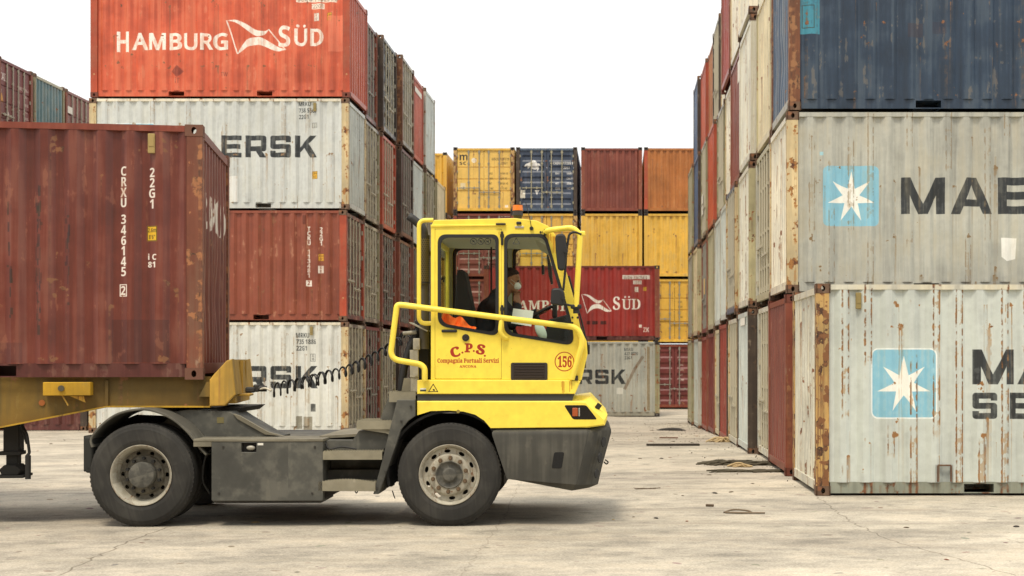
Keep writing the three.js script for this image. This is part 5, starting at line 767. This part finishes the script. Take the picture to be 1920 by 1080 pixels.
// coiled air lines between the trailer and the tractor
{
  const t = thing('air_hose', 'pair of black coiled air lines hanging between the trailer and the cab', 'air hose', -1.691, 0, -14.628, 0.0209);
  const a = V(...[-1.897, 1.341], -0.6), b = V(...[-0.526, 1.899], -0.6);
  for (const k of [0, 1]) {
    const pts = [], N = 19, n = 266; let ph = k * 0.9;
    for (let i = 0; i <= n; i++) {
      const s = i / n, w = s + 0.012 * Math.sin(s * 9 + k), p = a.clone().lerp(b, s); p.y -= 0.1 * Math.sin(Math.PI * s) - 0.05 * Math.sin(Math.PI * 2 * s) * 0.4;
      const an = ph + w * N * Math.PI * 2, r = 0.066 - 0.014 * s + 0.005 * Math.sin(s * 20); pts.push(V(p.x + 0.03 * Math.sin(an) + k * 0.012, p.y + r * Math.cos(an), p.z + r * Math.sin(an) - k * 0.02));
    }
    const cv = new THREE.CatmullRomCurve3(pts); mesh('hose_coil', new THREE.TubeGeometry(cv, n, 0.008, 6), M(0x1a1a1a, 0.55), t);
  }
  mesh('hose_coil', pipe([[...[-1.897, 1.341], -0.6], [...[-1.958, 1.374], -0.62], [...[-2.051, 1.352], -0.65]], 0.01, 0.05, 8), M(0xc9c2ae, 0.6), t);
  mesh('coupling', [rbox(0.1, 0.06, 0.06, ...[-2.117, 1.352], -0.62, 0.02), rbox(0.06, 0.08, 0.07, ...[-2.062, 1.369], -0.66, 0.02), cyl(0.03, 0.12, ...[-2.018, 1.363], -0.66, 'x', 12)], M(0x2b2824, 0.7), t);
  mesh('hose_coil', tube([[...[-0.526, 1.899], -0.6], [...[-0.487, 1.933], -0.5], [...[-0.443, 1.899], -0.4], [...[-0.371, 1.855], -0.4]], 0.0095, 20, 6), M(0x1a1a1a, 0.55), t);
}


// ---------------------------------------------------------------- the trailer and the container on it (x forward, origin under the front bottom corner of the container)
const trailer = thing('semi_trailer', 'dusty yellow gooseneck of a container trailer coupled behind the tractor', 'trailer', -4.228, 0, -14.905, 0.1501);
{
  const add = (n, g, m, p = trailer) => mesh(n, g, m, p);
  const yp = (seed, o = {}) => MT(steel(512, 512, 2, 2, { base: 0xb08a22, seed, fade: 0.14, streak: 0.05, rust: 0.1, scratch: 0.25, dirt: 0.55, dirtColor: 0x5d4c22, bare: 0x8d7a48, ...o }), 0.7);
  const beamM = yp(131, { base: 0x6e561e, dirt: 0.85 }), noseM = yp(132, { base: 0xb9923a, dirt: 0.4 }), dark = M(0x201f1c, 0.8);
  const mUV = (g, s = 2) => { const P = g.attributes.position, N = g.attributes.normal, uv = g.attributes.uv; for (let i = 0; i < P.count; i++) { const ny = Math.abs(N.getY(i)), nx = Math.abs(N.getX(i)); const a = ny > 0.7 ? [P.getX(i), P.getZ(i)] : nx > 0.7 ? [P.getZ(i), P.getY(i)] : [P.getX(i), P.getY(i)]; uv.setXY(i, a[0] / s, a[1] / s); } return g; };
  const beam = [[-3.450, 1.500], [0.063, 1.493], [0.063, 1.190], [-0.963, 1.195], [-1.450, 1.095], [-1.958, 0.997], [-2.561, 0.885], [-3.450, 0.893]];
  add('frame_beam', mUV(merge([extr(beam, -0.16, -0.12), extr(beam, -2.32, -2.28)])), beamM);
  const fl = (a, b) => { const [x0, y0] = a, [x1, y1] = b, l = Math.hypot(x1 - x0, y1 - y0); return box(l, 0.016, 0.14, 0, 0, 0).rotateZ(Math.atan2(y1 - y0, x1 - x0)).translate((x0 + x1) / 2, (y0 + y1) / 2, -0.13); };
  add('frame_flange', mUV(merge([fl([-0.963, 1.189], [0.063, 1.184]), fl([-1.958, 0.992], [-0.963, 1.189]), fl([-2.561, 0.880], [-1.958, 0.992]), fl([-3.450, 0.887], [-2.561, 0.880])])), yp(133, { dirt: 0.4 }));
  add('frame_rib', mUV(bb([-0.973, 5.284][0], [-0.942, 5.286][0], [-1.958, 1.199][1], [-1.958, 1.454][1], -0.12, -0.09)), beamM);
  add('cross_member', mUV(merge([bb(-2.2, -2.0, 1.1, 1.42, -2.28, -0.16), bb(-4.0, -3.8, 0.95, 1.42, -2.28, -0.16), bb(-5.6, -5.4, 0.9, 1.42, -2.28, -0.16), bb(-1.7, 0.0, 1.3, 1.4, -2.28, -0.16)])), beamM);
  // front bolster: thick cheeks at both sides, a folded plate across
  const nose = [[0.063, 1.190], [0.063, 1.461], [0.105, 1.515], [0.232, 1.656], [0.285, 1.672], [0.322, 1.308], [0.216, 1.194]];
  add('bolster', mUV(merge([extr(nose, -0.24, -0.02, 0.012), extr(nose, -1.95, -1.75, 0.012)])), noseM);
  add('bolster', mUV(merge([extr([[0.242, 1.656], [0.285, 1.667], [0.322, 1.308], [0.264, 1.281]], -1.75, -0.24), bb([0.132, 5.325][0], [0.295, 5.331][0], [-1.958, 1.210][1], [-1.958, 1.306][1], -1.75, -0.24), bb([0.279, 5.330][0], [0.311, 5.332][0], [-1.958, 1.306][1], [-1.958, 1.656][1], -1.3, -1.2), bb([0.295, 5.331][0], [0.327, 5.332][0], [-1.958, 1.306][1], [-1.958, 1.656][1], -0.9, -0.7)])), noseM);
  add('corner_plate', mUV(extr([[0.032, 1.439], [0.063, 1.439], [0.063, 1.287], [-0.042, 1.288]], -0.12, -0.03)), beamM);
  add('hose_bracket', mUV(merge([bb([0.263, 5.451][0], [0.427, 5.457][0], [-2.085, 1.283][1], [-2.085, 1.305][1], -0.8, -0.45, 0.004), bb([0.252, 5.451][0], [0.280, 5.452][0], [-2.085, 1.283][1], [-2.085, 1.371][1], -0.8, -0.45, 0.004)])), noseM);
  // twist lock box on the side
  const tb = add('lock_box', mUV(bb([-1.547, 5.263][0], [-1.092, 5.280][0], [-1.958, 1.306][1], [-1.958, 1.439][1], -0.12, 0.03, 0.006)), yp(134, { base: 0xc79a1c, dirt: 0.3 }));
  add('bolt', [cyl(0.03, 0.03, ...[-1.369, 1.378], 0.04, 'z', 16)], M(0x5a5546, 0.5, 0.4), tb);
  add('lock_lever', [box(0.012, 0.14, 0.02, 0, 0, 0).rotateZ(0.5).translate(...[-1.348, 1.266], -0.02), extr([[-1.302, 1.298], [-1.169, 1.297], [-1.153, 1.233]], -0.06, -0.04)], noseM, tb);
  add('reflector', cyl(0.03, 0.012, ...[-1.588, 1.230], -0.114, 'z', 20), M(0x9a5a2a, 0.4));
  // landing leg with foot and crank
  for (const z of [-0.45]) {
    const leg = new THREE.Group(); leg.name = 'landing_leg'; trailer.add(leg);
    const L1 = (a, b, c, d, w) => bb([-1.958, 5.248][0] * 0 + a, b, c, d, z - w, z + w, 0.012);
    const px = (x) => x;
    add('leg_tube', [bb([-2.018, 5.343][0], [-1.863, 5.349][0], [-2.060, 0.707][1], [-2.060, 0.980][1] + 0.1, z - 0.11, z + 0.11, 0.012), bb([-1.998, 5.344][0], [-1.883, 5.348][0], [-2.060, 0.544][1], [-2.060, 0.707][1], z - 0.08, z + 0.08, 0.012)], dark, leg);
    add('leg_foot', [extr([[-2.049, 0.544], [-1.998, 0.592], [-1.883, 0.591], [-1.831, 0.541], [-1.863, 0.487], [-2.018, 0.489]], z - 0.16, z + 0.16, 0.01), bb([-2.070, 5.341][0], [-1.800, 5.351][0], [-2.060, 0.462][1], [-2.060, 0.489][1], z - 0.2, z + 0.2, 0.006)], dark, leg);
    add('leg_brace', [bb([-1.863, 5.349][0], [-1.852, 5.349][0] + 0.02, [-2.060, 0.762][1], [-2.060, 0.980][1], z + 0.08, z + 0.1), bb([-2.060, 5.342][0], [-1.842, 5.350][0], [-2.060, 0.691][1], [-2.060, 0.729][1], z - 0.1, z + 0.13, 0.006)], dark, leg);
  }
  add('crank', [pipe([[...[-1.818, 0.983], -0.3], [...[-1.752, 0.906], -0.2], [...[-1.727, 0.717], -0.2], [...[-1.752, 0.690], -0.18], [...[-1.732, 0.460], -0.18]], 0.016, 0.04, 8), cyl(0.028, 0.24, ...[-1.737, 0.578], -0.18), pipe([[...[-1.828, 0.994], -0.3], [...[-1.764, 0.812], -0.25]], 0.014, 0.04, 8)], dark);
}
{
  const carriedEnd = hero({ base: 0x6b3226, seed: 145, fade: 0.08, streak: 0.16, rust: 0.1, dirt: 0.16, gfx(x) { x.save(); x.translate(2.438, 0); x.scale(-1, 1); words(x, [['CRONOS', 0.25, 2.0, 0.62, 0.4, BOLD, '#d8cfc2']]); x.restore(); } }, 1024);
  const c = container('brown container with a vertical white serial number carried on the trailer', 0, 0, 0, { side: side.carried, end: carriedEnd, plain: true, kind: 'wall', post: MT(steel(96, 1024, 0.17, 2.4, { base: 0x74402c, seed: 141, rust: 0.55, dirt: 0.35, scratch: 0.5, rustLight: 0xa06a44, rustDark: 0x33231b }), 0.65), cast: M(0x6a4636, 0.75), face: 1, topRail: pal.brown, botRail: pal.darkbrown });
  const h = 1.667 - (712 - 674) / 186, a = trailer.rotation.y, p = trailer.position, dx = -L / 2, dz = -W / 2;
  c.position.set(p.x + dx * Math.cos(a) + dz * Math.sin(a), h, p.z - dx * Math.sin(a) + dz * Math.cos(a)); c.rotation.y = a;
  vent(c, L - 0.505, M(0xa08a55, 0.7), 2.39);
}

// ---------------------------------------------------------------- the driver
const lerp = (a, b, t) => a + (b - a) * t;
// bones: [a, b, ra, rb, colour]; balls: [centre, radii, colour]; joined smoothly and meshed on a grid of the given cell size
function flesh(bones, balls, centre, half, cell, k) {
  const n = Math.ceil(2 * half / cell) + 4, mc = new MarchingCubes(n, new THREE.MeshBasicMaterial(), false, false, 120000), f = mc.field; mc.isolation = 0;
  const dist = (x, y, z, wantColor) => {
    let d = 9, best = 9, col = null;
    const take = (e, c) => { if (e < best) { best = e; col = c; } const h = Math.max(0, k - Math.abs(d - e)) / k; d = Math.min(d, e) - h * h * k * 0.25; };
    for (const [a, b, ra, rb, c] of bones) { const ux = b[0] - a[0], uy = b[1] - a[1], uz = b[2] - a[2], px = x - a[0], py = y - a[1], pz = z - a[2]; const t = Math.min(1, Math.max(0, (px * ux + py * uy + pz * uz) / (ux * ux + uy * uy + uz * uz + 1e-9))); take(Math.hypot(px - ux * t, py - uy * t, pz - uz * t) - lerp(ra, rb, t), c); }
    for (const [q, r, c] of balls) { const ex = (x - q[0]) / r[0], ey = (y - q[1]) / r[1], ez = (z - q[2]) / r[2], l = Math.hypot(ex, ey, ez), m = Math.min(...r); take((l - 1) * (l > 1e-6 ? 1 / Math.hypot(ex / r[0] / l, ey / r[1] / l, ez / r[2] / l) : m), c); }
    return wantColor ? col : d;
  };
  const hs = n / 2, P = (i) => (i - hs) / hs;
  const sc = half * n / (n - 4);
  for (let z = 0; z < n; z++) for (let y = 0; y < n; y++) for (let x = 0; x < n; x++) f[x + y * n + z * n * n] = -dist(centre[0] + P(x) * sc, centre[1] + P(y) * sc, centre[2] + P(z) * sc);
  mc.update();
  const cnt = mc.count, pos = new Float32Array(cnt * 3), nor = new Float32Array(cnt * 3), col = new Float32Array(cnt * 3), cc = new THREE.Color();
  for (let i = 0; i < cnt; i++) {
    for (let c = 0; c < 3; c++) pos[i * 3 + c] = centre[c] + mc.positionArray[i * 3 + c] * sc;
    const p = [pos[i * 3], pos[i * 3 + 1], pos[i * 3 + 2]], e = 0.002, d0 = dist(...p), N = V(dist(p[0] + e, p[1], p[2]) - d0, dist(p[0], p[1] + e, p[2]) - d0, dist(p[0], p[1], p[2] + e) - d0).normalize();
    nor.set([N.x, N.y, N.z], i * 3); cc.set(dist(...p, true)); col.set([cc.r, cc.g, cc.b], i * 3);
  }
  const g = new THREE.BufferGeometry(); g.setAttribute('position', new THREE.BufferAttribute(pos, 3)); g.setAttribute('normal', new THREE.BufferAttribute(nor, 3)); g.setAttribute('color', new THREE.BufferAttribute(col, 3));
  return g;
}
{
  const t = thing('person', 'person in dark jacket and white face mask sitting in the yellow cab, hand on chin', 'person', -1.691, 0, -14.628, 0.0209);
  const SK = 0x9a6e52, JK = 0x1d1f24, TR = 0x24262b, HZ = 0x20140e;
  const J = (p, z) => [p[0], p[1], z];
  const hipN = J([0.234, 1.791], -0.74), hipF = J([0.234, 1.791], -0.97), belly = J([0.290, 1.943], -0.855), chest = J([0.369, 2.168], -0.855), neck = J([0.459, 2.354], -0.855);
  const shN = J([0.414, 2.264], -0.68), shF = J([0.437, 2.264], -1.03), elN = J([0.580, 2.041], -0.62), wrN = J([0.655, 2.249], -0.735), elF = J([0.663, 2.087], -1.02), wrF = J([0.850, 2.166], -0.93);
  const knN = J([0.635, 1.734], -0.7), knF = J([0.623, 1.735], -1.0), anN = J([0.730, 1.494], -0.7), anF = J([0.719, 1.491], -1.0);
  const H = J([0.566, 2.501], -0.855);
  const body = flesh([
    [hipN, hipF, 0.12, 0.12, TR], [belly, hipN, 0.15, 0.12, JK], [belly, hipF, 0.15, 0.12, JK], [belly, chest, 0.15, 0.15, JK], [chest, shN, 0.13, 0.085, JK], [chest, shF, 0.13, 0.085, JK], [chest, neck, 0.11, 0.07, JK], [neck, [H[0] - 0.01, H[1] - 0.05, H[2]], 0.062, 0.058, SK],
    [shN, elN, 0.075, 0.055, JK], [elN, [lerp(elN[0], wrN[0], 0.82), lerp(elN[1], wrN[1], 0.82), lerp(elN[2], wrN[2], 0.82)], 0.055, 0.042, JK], [shF, elF, 0.075, 0.055, JK], [elF, [lerp(elF[0], wrF[0], 0.85), lerp(elF[1], wrF[1], 0.85), lerp(elF[2], wrF[2], 0.85)], 0.052, 0.042, JK],
    [elN, wrN, 0.03, 0.028, SK], [elF, wrF, 0.03, 0.028, SK], [hipN, knN, 0.095, 0.068, TR], [hipF, knF, 0.095, 0.068, TR], [knN, anN, 0.062, 0.045, TR], [knF, anF, 0.062, 0.045, TR], [anN, [anN[0] + 0.14, anN[1] - 0.03, anN[2]], 0.045, 0.035, 0x151515], [anF, [anF[0] + 0.14, anF[1] - 0.03, anF[2]], 0.045, 0.035, 0x151515],
    [[neck[0] - 0.06, neck[1] + 0.0, neck[2] - 0.08], [neck[0] - 0.06, neck[1] + 0.0, neck[2] + 0.08], 0.045, 0.045, JK],
  ], [], [belly[0] + 0.13, belly[1] + 0.03, -0.85], 0.66, 0.0125, 0.05);
  const rot = -0.18, hp = (x, y, z) => [H[0] + x * Math.cos(rot) - y * Math.sin(rot), H[1] + x * Math.sin(rot) + y * Math.cos(rot), H[2] + z];
  const head = flesh([[hp(0.01, -0.06, 0), hp(0.06, -0.085, 0), 0.055, 0.04, SK], [hp(0.088, 0.02, 0), hp(0.106, -0.018, 0), 0.011, 0.017, SK], [hp(0.07, 0.035, -0.035), hp(0.07, 0.035, 0.035), 0.022, 0.022, SK], [hp(-0.01, -0.06, 0), hp(-0.04, -0.14, 0), 0.06, 0.06, SK], [hp(0.083, -0.062, -0.02), hp(0.083, -0.062, 0.02), 0.01, 0.01, 0x8a544a], [hp(0.075, 0.012, 0.03), hp(0.078, 0.012, 0.034), 0.011, 0.011, 0x1c1512], [hp(0.075, 0.012, -0.03), hp(0.078, 0.012, -0.034), 0.011, 0.011, 0x1c1512]],
    [[hp(-0.01, 0.03, 0), [0.098, 0.092, 0.075], SK], [hp(0.03, -0.04, 0), [0.066, 0.075, 0.062], SK], [hp(-0.005, 0.0, 0.075), [0.016, 0.032, 0.012], SK], [hp(-0.005, 0.0, -0.075), [0.016, 0.032, 0.012], SK]], H, 0.17, 0.0038, 0.018);
  const hand = (w, dir, curl, side, sp) => {   // wrist, pointing direction, how far the fingers close, which side the thumb leaves, unit across the palm
    const d = V(...dir).normalize(), a = V(...sp).normalize(), nrm = d.clone().cross(a).normalize().multiplyScalar(side), o = V(...w), pt = (u, v, z) => o.clone().addScaledVector(d, u).addScaledVector(a, v).addScaledVector(nrm, z).toArray(), B = [];
    for (let i = 0; i < 4; i++) { const v = (i - 1.5) * 0.02, len = [0.06, 0.072, 0.067, 0.052][i]; B.push([pt(0.01, v * 0.7, 0), pt(0.082, v, 0), 0.015, 0.0105, SK]); let u = 0.085, z = 0, an = 0; for (let s = 0; s < 3; s++) { const l = len * [0.46, 0.3, 0.24][s], u2 = u + Math.cos(an + curl) * l, z2 = z + Math.sin(an + curl) * l; B.push([pt(u, v * (1 + 0.1 * s), z), pt(u2, v * (1.1 + 0.1 * s), z2), 0.0098 - s * 0.001, 0.0088 - s * 0.001, SK]); u = u2; z = z2; an += curl; } }
    B.push([pt(0.02, -0.02, 0.005), pt(0.055, -0.048, 0.014), 0.014, 0.0115, SK], [pt(0.055, -0.048, 0.014), pt(0.085, -0.052, 0.028), 0.011, 0.0085, SK], [pt(-0.02, 0, 0), pt(0.02, 0, 0), 0.027, 0.024, SK]);
    return flesh(B, [], pt(0.07, 0, 0.01), 0.125, 0.0034, 0.008);
  };
  const handN = hand(wrN, [-0.25, 0.9, -0.35], 0.55, -1, [0.55, 0.3, -0.5]), handF = hand(wrF, [0.85, 0.15, 0.2], 0.6, -1, [0, -0.2, 1]);
  const bm = new THREE.MeshStandardMaterial({ vertexColors: true, roughness: 0.8 });
  const all = mergeGeometries([body, head, handN, handF]); mesh('body', all, bm, t);
  // short dark hair: a cap over the back and top of the head, uneven at its edge
  const hg = new THREE.SphereGeometry(1, 40, 28), hp2 = hg.attributes.position;
  for (let i = 0; i < hp2.count; i++) { const x = hp2.getX(i), y = hp2.getY(i), z = hp2.getZ(i), cut = y < -0.15 + 0.75 * Math.max(0, x + 0.1) ? 0.8 : 1, k = cut * (1.04 + 0.07 * (fb(x * 0.9 + z * 0.3, y * 0.9 + z * 0.2) - 0.5) + (y > 0.3 ? 0.06 : 0)); const q = hp(-0.012 + x * 0.101 * k, 0.034 + y * 0.094 * k, z * 0.078 * k); hp2.setXYZ(i, ...q); }
  hg.computeVertexNormals(); mesh('hair', hg, M(HZ, 0.85), t);
  // folded mask with straps to the ears
  const mg = new THREE.SphereGeometry(1, 24, 16), mp = mg.attributes.position;
  for (let i = 0; i < mp.count; i++) { const x = mp.getX(i), y = mp.getY(i), z = mp.getZ(i), r = 1 - 0.22 * Math.abs(z); mp.setXYZ(i, ...hp(0.062 + x * 0.062 * r, -0.045 + y * 0.056 * (1 - 0.25 * Math.max(0, x)), z * 0.06)); }
  mg.computeVertexNormals(); const mk = mesh('face_mask', mg, M(0xd9d8d0, 0.85), t);
  for (const s of [1, -1]) mesh('strap', [tube([hp(0.07, -0.02, 0.045 * s), hp(0.03, -0.002, 0.074 * s), hp(-0.01, 0.02, 0.08 * s)], 0.002, 10, 5), tube([hp(0.06, -0.07, 0.045 * s), hp(0.03, -0.04, 0.068 * s), hp(-0.01, -0.02, 0.08 * s)], 0.002, 10, 5)], M(0xd0cfc6, 0.8), mk);
  // pale print on the near sleeve
  const sl = (k) => [lerp(shN[0], elN[0], k), lerp(shN[1], elN[1], k), lerp(shN[2], elN[2], k) + 0.066 - 0.016 * k]; const pr = []; for (let i = 0; i < 5; i++) { const p = sl(0.45 + i * 0.1); pr.push(box(0.022, 0.006, 0.004, p[0] + 0.012, p[1] + 0.005, p[2] - 0.002).rotateZ(0), box(0.006, 0.018, 0.004, p[0] + (i % 2 ? 0.018 : 0.006), p[1], p[2] - 0.002)); }
  mesh('sleeve_print', pr, M(0xcfcdc6, 0.8), t);
}
// things lying in the cab
function cloth(pts, nx, ny, f) { const g = new THREE.PlaneGeometry(1, 1, nx, ny), p = g.attributes.position; for (let i = 0; i < p.count; i++) p.setXYZ(i, ...f(p.getX(i) + 0.5, p.getY(i) + 0.5)); g.computeVertexNormals(); return g; }
{
  const v = thing('safety_vest', 'bright orange work vest lying behind the seat at the lower edge of the door window', 'vest', -1.691, 0, -14.628, 0.0209);
  const a = [-0.110, 2.155], b = [0.243, 1.928];
  mesh('vest_cloth', cloth(0, 24, 16, (u, w) => { const x = lerp(a[0], b[0], u), top = a[1] - 0.02 - 0.16 * u * u + 0.02 * Math.sin(u * 14), bot = b[1] - 0.05; return [x - 0.02 * (1 - w), lerp(bot, top, w), -0.24 - 0.16 * w + 0.03 * Math.sin(u * 17 + w * 4) + 0.015 * Math.sin(u * 33 - w * 7)]; }), new THREE.MeshStandardMaterial({ color: 0xff7426, roughness: 0.8, side: THREE.DoubleSide }), v);
  mesh('vest_cloth', cloth(0, 16, 8, (u, w) => [lerp(a[0] - 0.01, a[0] + 0.2, u), lerp(b[1] - 0.05, b[1] + 0.05 + 0.02 * Math.sin(u * 9), w), -0.2 - 0.05 * w + 0.02 * Math.sin(u * 21)]), new THREE.MeshStandardMaterial({ color: 0xf0621f, roughness: 0.8, side: THREE.DoubleSide }), v);
  const p = thing('paper', 'white sheet of paper leaning against the front cab window below the driver\'s hand', 'paper', -1.691, 0, -14.628, 0.0209);
  mesh('sheet', extr([[0.620, 2.190], [0.827, 2.163], [0.805, 2.005], [0.598, 2.038]], -0.354, -0.35), M(0xf0f2ee, 0.8), p);
  const o = thing('plastic_cup', 'pale oval plastic lid standing on the dashboard beside the steering wheel', 'lid', -1.691, 0, -14.628, 0.0209);
  { const g = new THREE.SphereGeometry(1, 24, 16).scale(0.05, 0.1, 0.025).rotateZ(0.45).translate(...[0.904, 1.955], -0.3); mesh('lid', g, M(0xc4d3cb, 0.5), o); }
}
// ---------------------------------------------------------------- litter on the concrete
{
  const r = rng(77), woodM = M(0x5a4c3c, 0.9), darkW = M(0x332c25, 0.9), straw = M(0xb09a72, 0.9), strawD = M(0x4b4536, 0.95), rustM = M(0x7a4a33, 0.9);
  const on = (x, z) => low(x, z) + 0.003;
  const put = (name, label, cat, x, z, geo, mat, group) => { const m = mesh(name, geo, mat); m.position.set(x, on(x, z), z); tag(m, label, cat, group); return m; };
  const chip = (s) => { const g = new THREE.IcosahedronGeometry(1, 1), p = g.attributes.position; for (let i = 0; i < p.count; i++) { const k = 0.7 + 0.6 * fb(p.getX(i) * 0.7 + s, p.getY(i) * 0.7 + p.getZ(i) * 0.4); p.setXYZ(i, p.getX(i) * k, Math.max(-0.2, p.getY(i) * k), p.getZ(i) * k); } g.computeVertexNormals(); return g; };
  put('plank', 'long dark plank lying on the concrete far down the lane', 'plank', 1.069, -28.832, rbox(1.05, 0.04, 0.1, 0, 0.02, 0, 0.01).rotateY(0.06), darkW);
  const strands = (n, wx, wz, h, rad) => { const g = []; for (let i = 0; i < n; i++) { const x = (r() - 0.5) * wx, z = (r() - 0.5) * wz, a = (r() - 0.5) * 1.2, l = 0.12 + r() * 0.25, y = r() * h; g.push(tube([[x - l * Math.cos(a), 0.004, z - l * Math.sin(a)], [x, y, z + (r() - 0.5) * 0.05], [x + l * Math.cos(a), 0.004 + r() * 0.01, z + l * Math.sin(a)]], rad * (0.5 + r()), 5, 4)); } return merge(g); };
  put('straw_heap', 'flat dark heap of old netting and palm leaves beside the brown container', 'netting', 1.946, -23.270, strands(70, 0.9, 0.5, 0.06, 0.012), strawD);
  put('straw_heap', 'pale dry leaf lying on the dark heap of netting', 'dry leaf', 1.865, -22.694, strands(9, 0.25, 0.1, 0.08, 0.016).scale(0.55, 0.8, 0.5), straw);
  put('straw_heap', 'thin dark strip of rotten netting nearer the brown container than the heap', 'netting', 2.054, -21.726, strands(40, 1.0, 0.16, 0.03, 0.01), strawD);
  put('straw_heap', 'pale heap of straw against the rust streaked doors', 'straw', 2.238, -30.767, strands(40, 0.5, 0.4, 0.12, 0.014).scale(0.7, 1, 0.7), straw);
  put('wire_loop', 'bent loop of thin rusty wire lying on the open concrete', 'wire', 1.298, -15.862, tube([[-0.16, 0.01, 0.0], [-0.05, 0.03, -0.09], [0.1, 0.02, -0.08], [0.13, 0.01, 0.0], [-0.02, 0.01, 0.03], [-0.15, 0.01, 0.01], [0.0, 0.01, 0.05], [0.28, 0.01, 0.06]], 0.009, 60, 6), M(0x6f604c, 0.8));
  put('wire_loop', 'flat brown tangle of wire beyond the bumper', 'wire', 0.364, -18.865, strands(7, 0.12, 0.06, 0.02, 0.004).scale(0.5, 1, 0.5), woodM);
  put('wood_scrap', 'short brown splinter of wood in the middle of the open concrete', 'wood', 1.033, -16.610, rbox(0.09, 0.025, 0.04, 0, 0.012, 0, 0.006).rotateY(-0.3), woodM);
  put('dark_patch', 'low dark pile of dirt at the far end of the lane', 'dirt pile', 1.479, -39.863, chip(4).scale(0.35, 0.06, 0.5), M(0x2d2a25, 0.95));
  put('wood_scrap', 'brown strip of wood across the lane in front of the far stacks', 'wood', 1.135, -33.219, rbox(0.42, 0.025, 0.05, 0, 0.012, 0, 0.005).rotateY(-0.1), M(0x6a4a38, 0.9));
  { // grit and dirt gathered along the foot of the right stack and at the end of the lane
    const n = 1500, g = new THREE.InstancedMesh(new THREE.IcosahedronGeometry(1, 0), M(0x5b5040, 0.95), n), m = new THREE.Matrix4(), q = new THREE.Quaternion(), cl = new THREE.Color();
    for (let i = 0; i < n; i++) { const k = i % 3, z = k < 2 ? -18.5 - Math.sqrt(r()) * 27 : -30 - r() * 18, x = k < 2 ? 2.38 - Math.pow(r(), 3) * 1.6 : -2 + r() * 4.2, s = 0.003 + r() * r() * 0.011; m.compose(V(x, low(x, z) + s * 0.3, z), q.setFromEuler(new THREE.Euler(r() * 6, r() * 6, r() * 6)), V(s * (0.6 + r() * 1.6), s * (0.3 + r() * 0.5), s)); g.setMatrixAt(i, m); cl.setHSL(0.08 + r() * 0.04, 0.15 + r() * 0.2, 0.12 + r() * 0.25); g.setColorAt(i, cl); }
    g.name = 'grit'; g.castShadow = g.receiveShadow = true; g.userData.kind = 'stuff'; tag(g, 'dark grit scattered along the foot of the right stack and far lane', 'grit'); scene.add(g);
  }
  const spots = [[0.358, -24.647], [0.717, -24.647], [0.870, -24.914], [0.233, -32.058], [1.149, -30.975], [1.512, -30.359], [0.680, -31.185], [1.306, -21.126], [1.413, -18.411], [1.195, -18.264], [-0.054, -21.029], [0.781, -17.907], [0.158, -15.487], [0.392, -15.383], [0.702, -15.080], [-0.055, -15.230], [2.849, -14.507], [3.960, -14.600], [2.727, -12.192], [0.494, -38.850], [0.891, -39.519], [-0.114, -31.399], [1.844, -34.729], [1.796, -19.675], [-11.380, -29.386], [-11.714, -30.975], [-10.626, -26.808], [-3.704, -14.981]];
  spots.forEach(([...p], i) => { const s = 0.012 + r() * 0.02; put('litter_scrap', 'small dark scrap of litter lying flat on the bare concrete', 'litter', p[0][0] ?? p[0], p[0][1] ?? p[1], chip(i).scale(s * (1 + r() * 1.6), s * 0.35, s).rotateY(r() * 3), [woodM, darkW, rustM, straw][i % 4 === 3 && i % 3 ? 0 : i % 4], 'scraps of litter on the concrete'); });
}

renderer.render(scene, camera);
